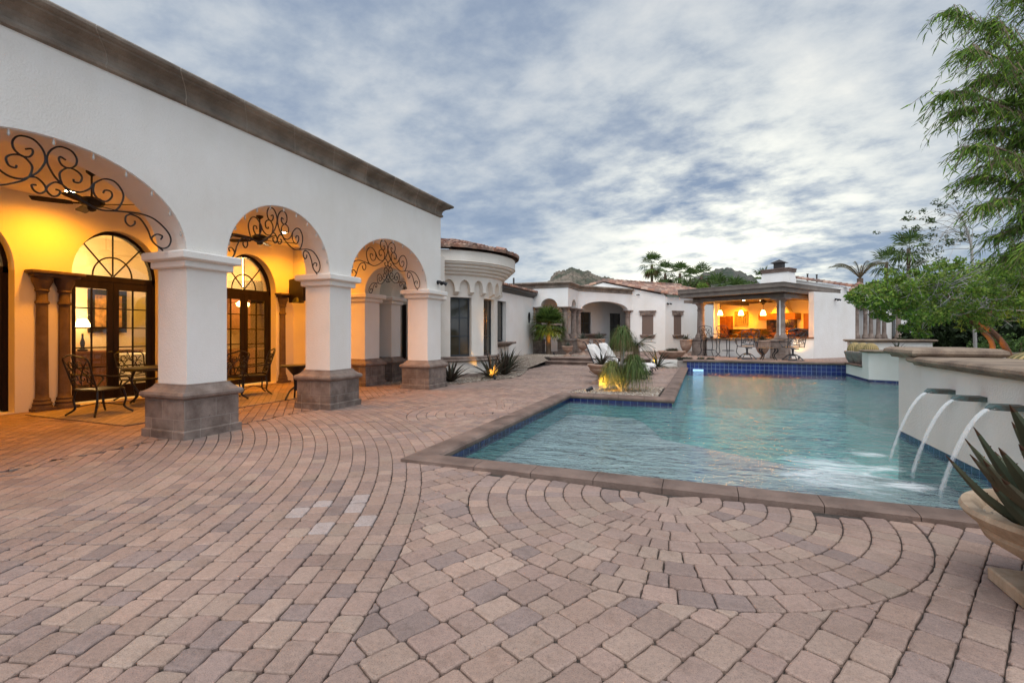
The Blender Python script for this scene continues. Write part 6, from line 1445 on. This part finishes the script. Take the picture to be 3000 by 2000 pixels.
# sago palm
def sago(x,y,z,label):
    q=random.Random(9); t=thing('sago_palm',label,'palm plant',(x,y,z)); m=MB(); m.tube([(0,0,0),(0,0,.5)],[.16,.13],8); m.build('trunk','bark',t,world=False); m=MB()
    for k in range(26):
        a=k*2.4; f=k/25; r_=.95; up=1.0-1.0*f; P=cr([Vector((cos(a)*r_*s,sin(a)*r_*s,.5+up*s*.75-.55*s*s*(.4+f))) for s in(0,.25,.5,.75,1)],4)
        for i in range(2,len(P)-1):
            dd=(P[i+1]-P[i]).normalized(); sd=dd.cross(Vector((0,0,1))).normalized()
            for s in(-1,1):
                e=P[i]+sd*s*.17*(1-(i/len(P))**3)+dd*.08+Vector((0,0,.05)); w=dd*.018; m.face([m.vert(v) for v in(P[i]-w,P[i]+w,e)],q.choice([(0.02,0.04,0.012),(0.035,0.06,0.018)]))
        m.tube(P,.008,3)
        for f_ in range(len(m.c)):
            if m.c[f_] is None: m.c[f_]=(0.03,0.05,0.015)
    m.build('fronds','leaf',t,world=False)
sago(-3.05,24.2,TZ,'dark sago palm behind the loungers against the porch wing wall')
t=thing('path_light','thin dark bollard path light behind the loungers','path light',(-2.58,21.75,TZ)); m=MB(); m.tube([(0,0,0),(0,0,.50)],.014,6); m.build('post','bronze',t,world=False); m=MB(); m.lathe([(.03,.47),(.035,.52),(.06,.53),(.02,.58)],(0,0,0),12); m.build('lamp_cap','bronze',t,world=False)
# ponytail palm on the island
def pony_head(mb,c,n,L_,q,pal,drop=1.0,w=.012):
    for k in range(n):
        a=q.random()*6.28; el=rad(q.uniform(-20,88)); l=L_*q.uniform(.6,1.15); rc=l*q.uniform(.40,.60)*(0.35+0.65*cos(el)); up=l*.62*max(0,sin(el)); dr=l*drop*q.uniform(.35,1.0); c0=Vector(c); P=[]
        h=Vector((cos(a),sin(a),0)); a2=q.uniform(-.5,.5); h2=Vector((cos(a+a2),sin(a+a2),0))
        for i in range(9): t=i/8; P.append(c0+h.lerp(h2,t)*rc*(1-(1-t)**2.1)+Vector((0,0,up*2.6*t*(1-t)-dr*t**2.3)))
        sd=h.cross(Vector((0,0,1))).normalized()*w*.5; col=q.choice(pal); kk=q.uniform(.75,1.25); col=tuple(v*kk for v in col); rows=[(mb.vert(p-sd*(1-i/8.6)),mb.vert(p+sd*(1-i/8.6))) for i,p in enumerate(P)]
        for A,B in zip(rows,rows[1:]): mb.face((A[0],A[1],B[1],B[0]),col)
q=random.Random(12); BX_,BY_=-1.80,11.75
t=thing('ponytail_palm','grassy ponytail palm with one tall drooping head and two low ones on the gravel island','ponytail palm',(BX_,BY_,0))
m=MB(); m.tube(cr([(BX_,BY_,0),(BX_-.03,BY_,.5),(BX_+.02,BY_,1.0),(BX_,BY_,1.28)],4),[.06,.055,.05,.045,.04,.04,.038,.038,.036,.035,.035,.034,.034],8); 
m.tube(cr([(BX_,BY_,.03),(BX_-.17,BY_-.02,.25),(BX_-.22,BY_,.45)],4),.035,8); m.tube(cr([(BX_,BY_,.03),(BX_+.2,BY_,.3),(BX_+.25,BY_,.58)],4),.035,8); m.build('trunk','palebark',t)
m=MB(); pony_head(m,(BX_,BY_,1.36),560,.66,q,GREENS['pony'],0.95,.018); pony_head(m,(BX_,BY_,1.28),150,.75,q,[(0.26,0.17,0.07),(0.20,0.14,0.06)],1.25); m.build('tall_head','leaf',t)
m=MB(); pony_head(m,(BX_-.22,BY_-.05,.50),900,.70,q,[(0.20,0.23,0.07),(0.28,0.26,0.10),(0.14,0.18,0.05)],.85,.020); m.build('left_head','leaf',t)
m=MB(); pony_head(m,(BX_+.27,BY_,.62),800,.80,q,GREENS['pony'],.85,.020); m.build('right_head','leaf',t)
# loungers
def lounger(label,x,y):
    t=thing('sun_lounger',label,'sun lounger',(x,y,0),0,'cushioned loungers on the pool deck')
    for nm,P in(('seat_cushion',[(-0.42,.38),(.80,.38),(.97,.35),(1.0,.26),(.80,.23),(-.42,.23)]),('back_cushion',[(-.45,.23),(-.30,.39),(-.66,1.0),(-.74,1.06),(-.88,1.05),(-.60,.26)])):
        m=MB(); n=len(P); w=.29; A=[m.vert((a,-w,b)) for a,b in P];B=[m.vert((a,w,b)) for a,b in P]; C_=[m.vert((a*.985-.004,-w-.035,b*.96+.012)) for a,b in P];D_=[m.vert((a*.985-.004,w+.035,b*.96+.012)) for a,b in P]
        C_=[];D_=[]; cx=sum(a for a,b in P)/n; cz=sum(b for a,b in P)/n
        for a,b in P: C_.append(m.vert((cx+(a-cx)*.96,-w-.035,cz+(b-cz)*.6))); D_.append(m.vert((cx+(a-cx)*.96,w+.035,cz+(b-cz)*.6)))
        for k in range(n): m.face((A[k],A[(k+1)%n],B[(k+1)%n],B[k])); m.face((C_[k],C_[(k+1)%n],A[(k+1)%n],A[k])); m.face((B[k],B[(k+1)%n],D_[(k+1)%n],D_[k]))
        m.face(C_[::-1]); m.face(D_); o=m.build(nm,'white',t,world=False); 
        bv=o.modifiers.new('soft','BEVEL'); bv.width=.02; bv.segments=3; bv.limit_method='ANGLE'; bv.angle_limit=rad(25)
    for s in(-1,1):
        m=MB(); w=s*.35; m.tube(cr([(-1.0,w,1.10),(-.90,w,1.06),(-.58,w,.32),(-.45,w,.22),(.75,w,.21),(.97,w,.25),(1.05,w,.15)],5),.017,6); m.build('side_rail','iron',t,world=False)
        m=MB(); m.tube(cr([(-.72,w,.62),(-.55,w,.60),(-.28,w,.58),(-.14,w,.50),(-.22,w,.36),(-.32,w,.23)],5),.015,6); m.build('arm_rest','iron',t,world=False)
        for lx in(-.45,.85):
            m=MB(); m.tube(cr([(lx-.10,w,.23),(lx-.02,w,.18),(lx+.03,w,.10),(lx,w,.04),(lx+.06,w,.012)],5),.017,6); m.tube(cr([(lx-.35,w,.22),(lx-.2,w,.13),(lx+.0,w,.12)],4),.010,5); m.build('leg','iron',t,world=False)
    return t
lounger('nearer of two iron loungers with thick white cushions beside the pool',-2.52,15.3); lounger('farther of two iron loungers with thick white cushions, nearer the steps',-2.50,17.05)
t=thing('side_table','small black iron table between the two white loungers','side table',(-2.9,16.2,0)); m=MB(); m.lathe([(.02,.42),(.24,.42),(.25,.44),(.02,.44)],(0,0,0),20); m.build('tabletop','iron',t,world=False)
for k in range(3): a=k*2.09+.3; m=MB(); m.tube(cr([(.05*cos(a),.05*sin(a),.42),(.14*cos(a),.14*sin(a),.25),(.2*cos(a),.2*sin(a),.01)],4),.013,6); m.build('leg','iron',t,world=False)
# stools, swivel chairs and table by the far tile wall
x,y=K(0.75,-0.55); iron_chair('tall black iron bar stool nearest the left pavilion column',(x,y,TZ),rad(-31+8),True,'iron','bar stools at the pavilion counter',stool=True,name='bar_stool',sc=1.08)
x,y=K(1.75,-0.62); iron_chair('tall black iron bar stool nearer the middle of the pavilion counter',(x,y,TZ),rad(-31-10),True,'iron','bar stools at the pavilion counter',stool=True,name='bar_stool',sc=1.08)
iron_chair('grey iron swivel chair left of the small iron table, above the blue tile wall',(1.72,22.55,TZ),rad(12),True,'iron_grey','swivel chairs above the tile wall',swivel=True,name='swivel_chair',sc=1.24)
iron_chair('grey iron swivel chair right of the small iron table, above the blue tile wall',(3.35,22.2,TZ),rad(14),True,'iron_grey','swivel chairs above the tile wall',swivel=True,name='swivel_chair',sc=1.24)
t=thing('iron_table','small black iron table with curved legs between the two swivel chairs','side table',(2.5,22.35,TZ),rad(5)); m=MB(); m.box(-.30,.30,-.25,.25,.46,.485,.008); m.build('tabletop','iron',t,world=False)
for sx in(-1,1):
    for sy in(-1,1): m=MB(); m.tube(cr([(sx*.28,sy*.22,.46),(sx*.29,sy*.23,.36),(sx*.19,sy*.16,.22),(sx*.22,sy*.18,.08),(sx*.27,sy*.22,.012)],5),[.03]*8+[.02]*13,6); m.build('leg','iron',t,world=False)
# ================================================================== TREES ON THE RIGHT
def limb(mb,pts,r0,r1,n=7):
    P=cr(pts,5); mb.tube(P,[r0+(r1-r0)*i/(len(P)-1) for i in range(len(P))],n); return P
def willow():
    q=random.Random(31); bx,by=at(3330,8.6); t=thing('willow_acacia','tall tree with fine hanging leaves filling the upper right corner','tree',(bx,by,0))
    tr=MB(); cx,cy=at(3010,7.6); top=Vector((bx*.6+cx*.4,by*.6+cy*.4,5.5)); limb(tr,[(bx,by,0),(bx-.2,by,1.6),(bx*.85+cx*.15,by*.85+cy*.15,3.4),top],.20,.10,10)
    lf=MB(); F=Vector((-sT,cT,0)); Rr=Vector((cT,sT,0))
    # main boughs sweep towards the pool, branchlets hang from them
    tips=[(2700,7.4,30),(2740,7.0,150),(2690,7.2,270),(2710,7.6,330),(2760,7.3,430),(2770,7.8,520),(2800,7.5,600),(2850,8.0,690),(2820,7.2,60),(2880,8.2,170),(2900,7.6,-60),(2860,7.9,300),(2900,8.2,420),(2920,7.8,540),(2940,8.0,640),(2980,8.4,90),(2990,7.4,240),(3000,8.0,360),(2990,8.6,480),(3000,7.8,600),(2790,7.4,230),(2800,7.9,380),(2830,7.5,480),(2960,7.2,720),(3060,7.8,160),(3080,8.2,420),(3060,7.9,640),(2930,8.1,-20),(2870,8.3,760)]
    for px,d,y in tips:
        x,yy=at(px+85,d); tip=Vector((x,yy,zr(y,d))); root=Vector((bx,by,0)).lerp(Vector((cx,cy,0)),q.uniform(.1,.5)); root.z=min(max(tip.z*q.uniform(.55,.8),2.2),5.2)
        mid=root.lerp(tip,.55)+Vector((0,0,q.uniform(.35,.8))); P=limb(tr,[root,root.lerp(mid,.5)+Vector((0,0,.2)),mid,tip.lerp(mid,.35)+Vector((0,0,.12)),tip],.04,.006,5)
        n=len(P)
        for i in range(int(n*.25),n):
            for b in range(7):
                a=q.random()*6.28; l=q.uniform(.3,.75); o=Vector((cos(a)*.75,sin(a)*.75,0))*l*.6; o+=(-Rr)*l*.25; s0=P[i]; e=s0+o+Vector((0,0,-l*q.uniform(.15,.7)))
                m_=s0.lerp(e,.5)+Vector((0,0,l*.18)); S=[s0,m_,e]; tr.tube(S,.0035,3)
                for k in range(12):
                    f=k/11; p=(s0.lerp(m_,f*2) if f<.5 else m_.lerp(e,f*2-1)); L_=q.uniform(.09,.175); dr=(Vector((q.gauss(-.25,.5),q.gauss(0,.5),q.uniform(-1.2,-.25)))-Rr*.25).normalized(); sd=dr.cross(Vector((q.gauss(0,1),q.gauss(0,1),.2))).normalized()*L_*.06
                    c=q.choice([(0.14,0.25,0.03),(0.20,0.35,0.035),(0.09,0.17,0.025),(0.30,0.43,0.05)] if q.random()<.6 else [(0.08,0.15,0.025),(0.12,0.20,0.03)]); kk=q.uniform(.75,1.25)
                    mm=p+dr*L_*.45; lf.face([lf.vert(v) for v in(p,mm-sd,p+dr*L_+Vector((0,0,-L_*.1)),mm+sd)],tuple(w*kk for w in c))
    tr.build('trunk','bark',t); lf.build('crown','leaf',t); print('willow leaves',len(lf.f))
willow()
def spreading():
    q=random.Random(77); bx,by=at(2965,12.6); t=thing('spreading_tree','low wide tree with orange trunks and tangled pale twigs behind the waterfall wall','tree',(bx,by,0))
    tr=MB(); tw=MB(); lf=MB()
    def pt(px,y,d): x,yy=at(px,d); return Vector((x,yy,zr(y,d)))
    base=Vector((bx,by,0.0)); b2=Vector((bx-.55,by-.1,0))
    A=limb(tr,[base+Vector((.15,0,0)),pt(2950,1025,12.4),pt(2900,965,12.2),pt(2845,930,12.0),pt(2760,850,11.8)],.085,.04,9)
    B=limb(tr,[b2,pt(2908,1012,12.0),pt(2860,955,11.8),pt(2800,900,11.9)],.07,.035,9)
    C=limb(tr,[pt(2880,960,12.2),pt(2920,870,12.4),pt(2950,780,12.6)],.07,.03,7)
    cl=[]
    # clumps of foliage: (column, row, depth, size)
    for k in range(150):
        px=q.uniform(2520,3060); f=(px-2500)/520; top=878-130*f**.9 if f<1 else 745; bot=min(935,862+(px-2520)*.42)
        y=q.uniform(top,bot); cl.append((px,y,q.uniform(10.6,14.2),q.uniform(.20,.30+.12*min(1,max(0,f)))))
    for px,y in((2500,858),(2525,850),(2545,875),(2560,905),(2590,932),(2660,955),(2700,975),(2575,860),(2610,880),(2560,835),(2600,825),(2640,812),(2680,800),(2740,790),(2800,775)): cl.append((px,y,q.uniform(11.2,12.6),.17))
    P0=[A[-1],A[len(A)//2],B[-1],C[-1],C[3],A[int(len(A)*.75)]]
    for px,y,d,s in cl:
        c=pt(px,y,d); r=min(P0,key=lambda p:(p-c).length); m_=r.lerp(c,.5)+Vector((q.gauss(0,.15),q.gauss(0,.15),q.uniform(.0,.35))); S=limb(tw,[r,m_,c],.016,.005,4)
        for j in range(4):
            e=c+Vector((q.gauss(0,1),q.gauss(0,1),q.gauss(0,.8))).normalized()*s*1.25; tw.tube([c,c.lerp(e,.5)+Vector((0,0,q.uniform(-.06,.06))),e],.0045,3)
        for j in range(3):
            cc=c+Vector((q.gauss(0,.5),q.gauss(0,.5),q.gauss(0,.4)))*s; leafmass(lf,cc,s*.8,s*.8,s*.55,80,.042,[(0.15,0.27,0.04),(0.22,0.37,0.05),(0.09,0.17,0.03),(0.31,0.42,0.07),(0.24,0.28,0.07)],q,.3)
    tr.build('trunk','redbark',t); tw.build('twigs','palebark',t); lf.build('crown','leaf',t); print('spread leaves',len(lf.f))
    # airy taller tree behind
    x,y=at(2860,15.5); t=thing('airy_tree','sparse open tree with dark leaf tufts rising behind the spreading tree','tree',(x,y,0)); tr=MB(); lf=MB()
    T0=limb(tr,[(x,y,0),pt(2850,800,15.5),pt(2842,700,15.5),pt(2812,625,15.4)],.055,.018,7)
    for k in range(32):
        px=q.uniform(2625,2860); yy=q.uniform(590,800)
        if px<2700 and yy<640: continue
        c=pt(px,yy,q.uniform(14.6,16.2)); r=T0[q.randint(len(T0)//2,len(T0)-1)]; m_=r.lerp(c,.5)+Vector((0,0,.25)); tr.tube(cr([r,m_,c],5),[.011-.0007*i for i in range(11)],4)
        for j in range(3): e=c+Vector((q.gauss(0,.25),q.gauss(0,.25),q.gauss(0,.15))); tr.tube([c,e],.004,3); leafmass(lf,e,.12,.12,.07,18,.04,[(0.05,0.08,0.02),(0.07,0.10,0.03)],q,.2)
    tr.build('trunk','palebark',t); lf.build('crown','leaf',t)
spreading()
# uplight under the spreading tree
x,y=at(2930,12.0); uplight(x-.35,y-.3,0.0,(x,y+.4,2.0),'uplight hidden behind the waterfall wall under the spreading tree',32)
# dark hedge and bushes behind
for k,(px,d,rx,zt,l) in enumerate([(2770,24,1.9,2.5,'dark tall hedge bush directly right of the guest wing'),(2880,23,2.2,2.6,'dark tall hedge bush behind the orange tree trunks'),(3010,22,2.4,2.7,'dark tall hedge bush at the right edge of the photo'),(3150,20,2.4,2.8,'dark tall hedge bush beyond the right edge of the photo')]):
    x,y=at(px,d); q=random.Random(k+50); t=thing('hedge_bush',l,'hedge',(x,y,0),0,'dark hedge behind the trees'); m=MB(); m.tube([(x,y,0),(x,y,1.2)],.12,6); m.build('trunk','bark',t); m=MB()
    leafmass(m,(x,y,zt*.5),rx,1.2,zt*.55,3800,.12,GREENS['dark'],q,.0); m.build('foliage','leaf',t)
for k,(px,y_,d,r_,l) in enumerate([(2860,1022,16,.5,'low bright green bush at the foot of the orange trunks'),(2990,1005,15.5,.75,'low bright green bush right of the orange trunks'),(2790,1030,17,.4,'small dark green bush behind the stone pier slab')]):
    x,y=at(px,d); q=random.Random(k+70); t=thing('low_bush',l,'bush',(x,y,0),0,'low bushes under the tree'); m=MB(); m.tube([(x,y,0),(x,y,zr(y_,d))],.04,5); m.build('stem','bark',t); m=MB()
    for j in range(6): leafmass(m,(x+q.uniform(-1,1)*r_,y+q.uniform(-.6,.6),zr(y_,d)-q.uniform(0,.3)),r_*.6,.5,r_*.45,260,.05,[(0.07,0.13,0.03),(0.10,0.17,0.035),(0.05,0.09,0.02)],q,.3)
    m.build('foliage','leaf',t)
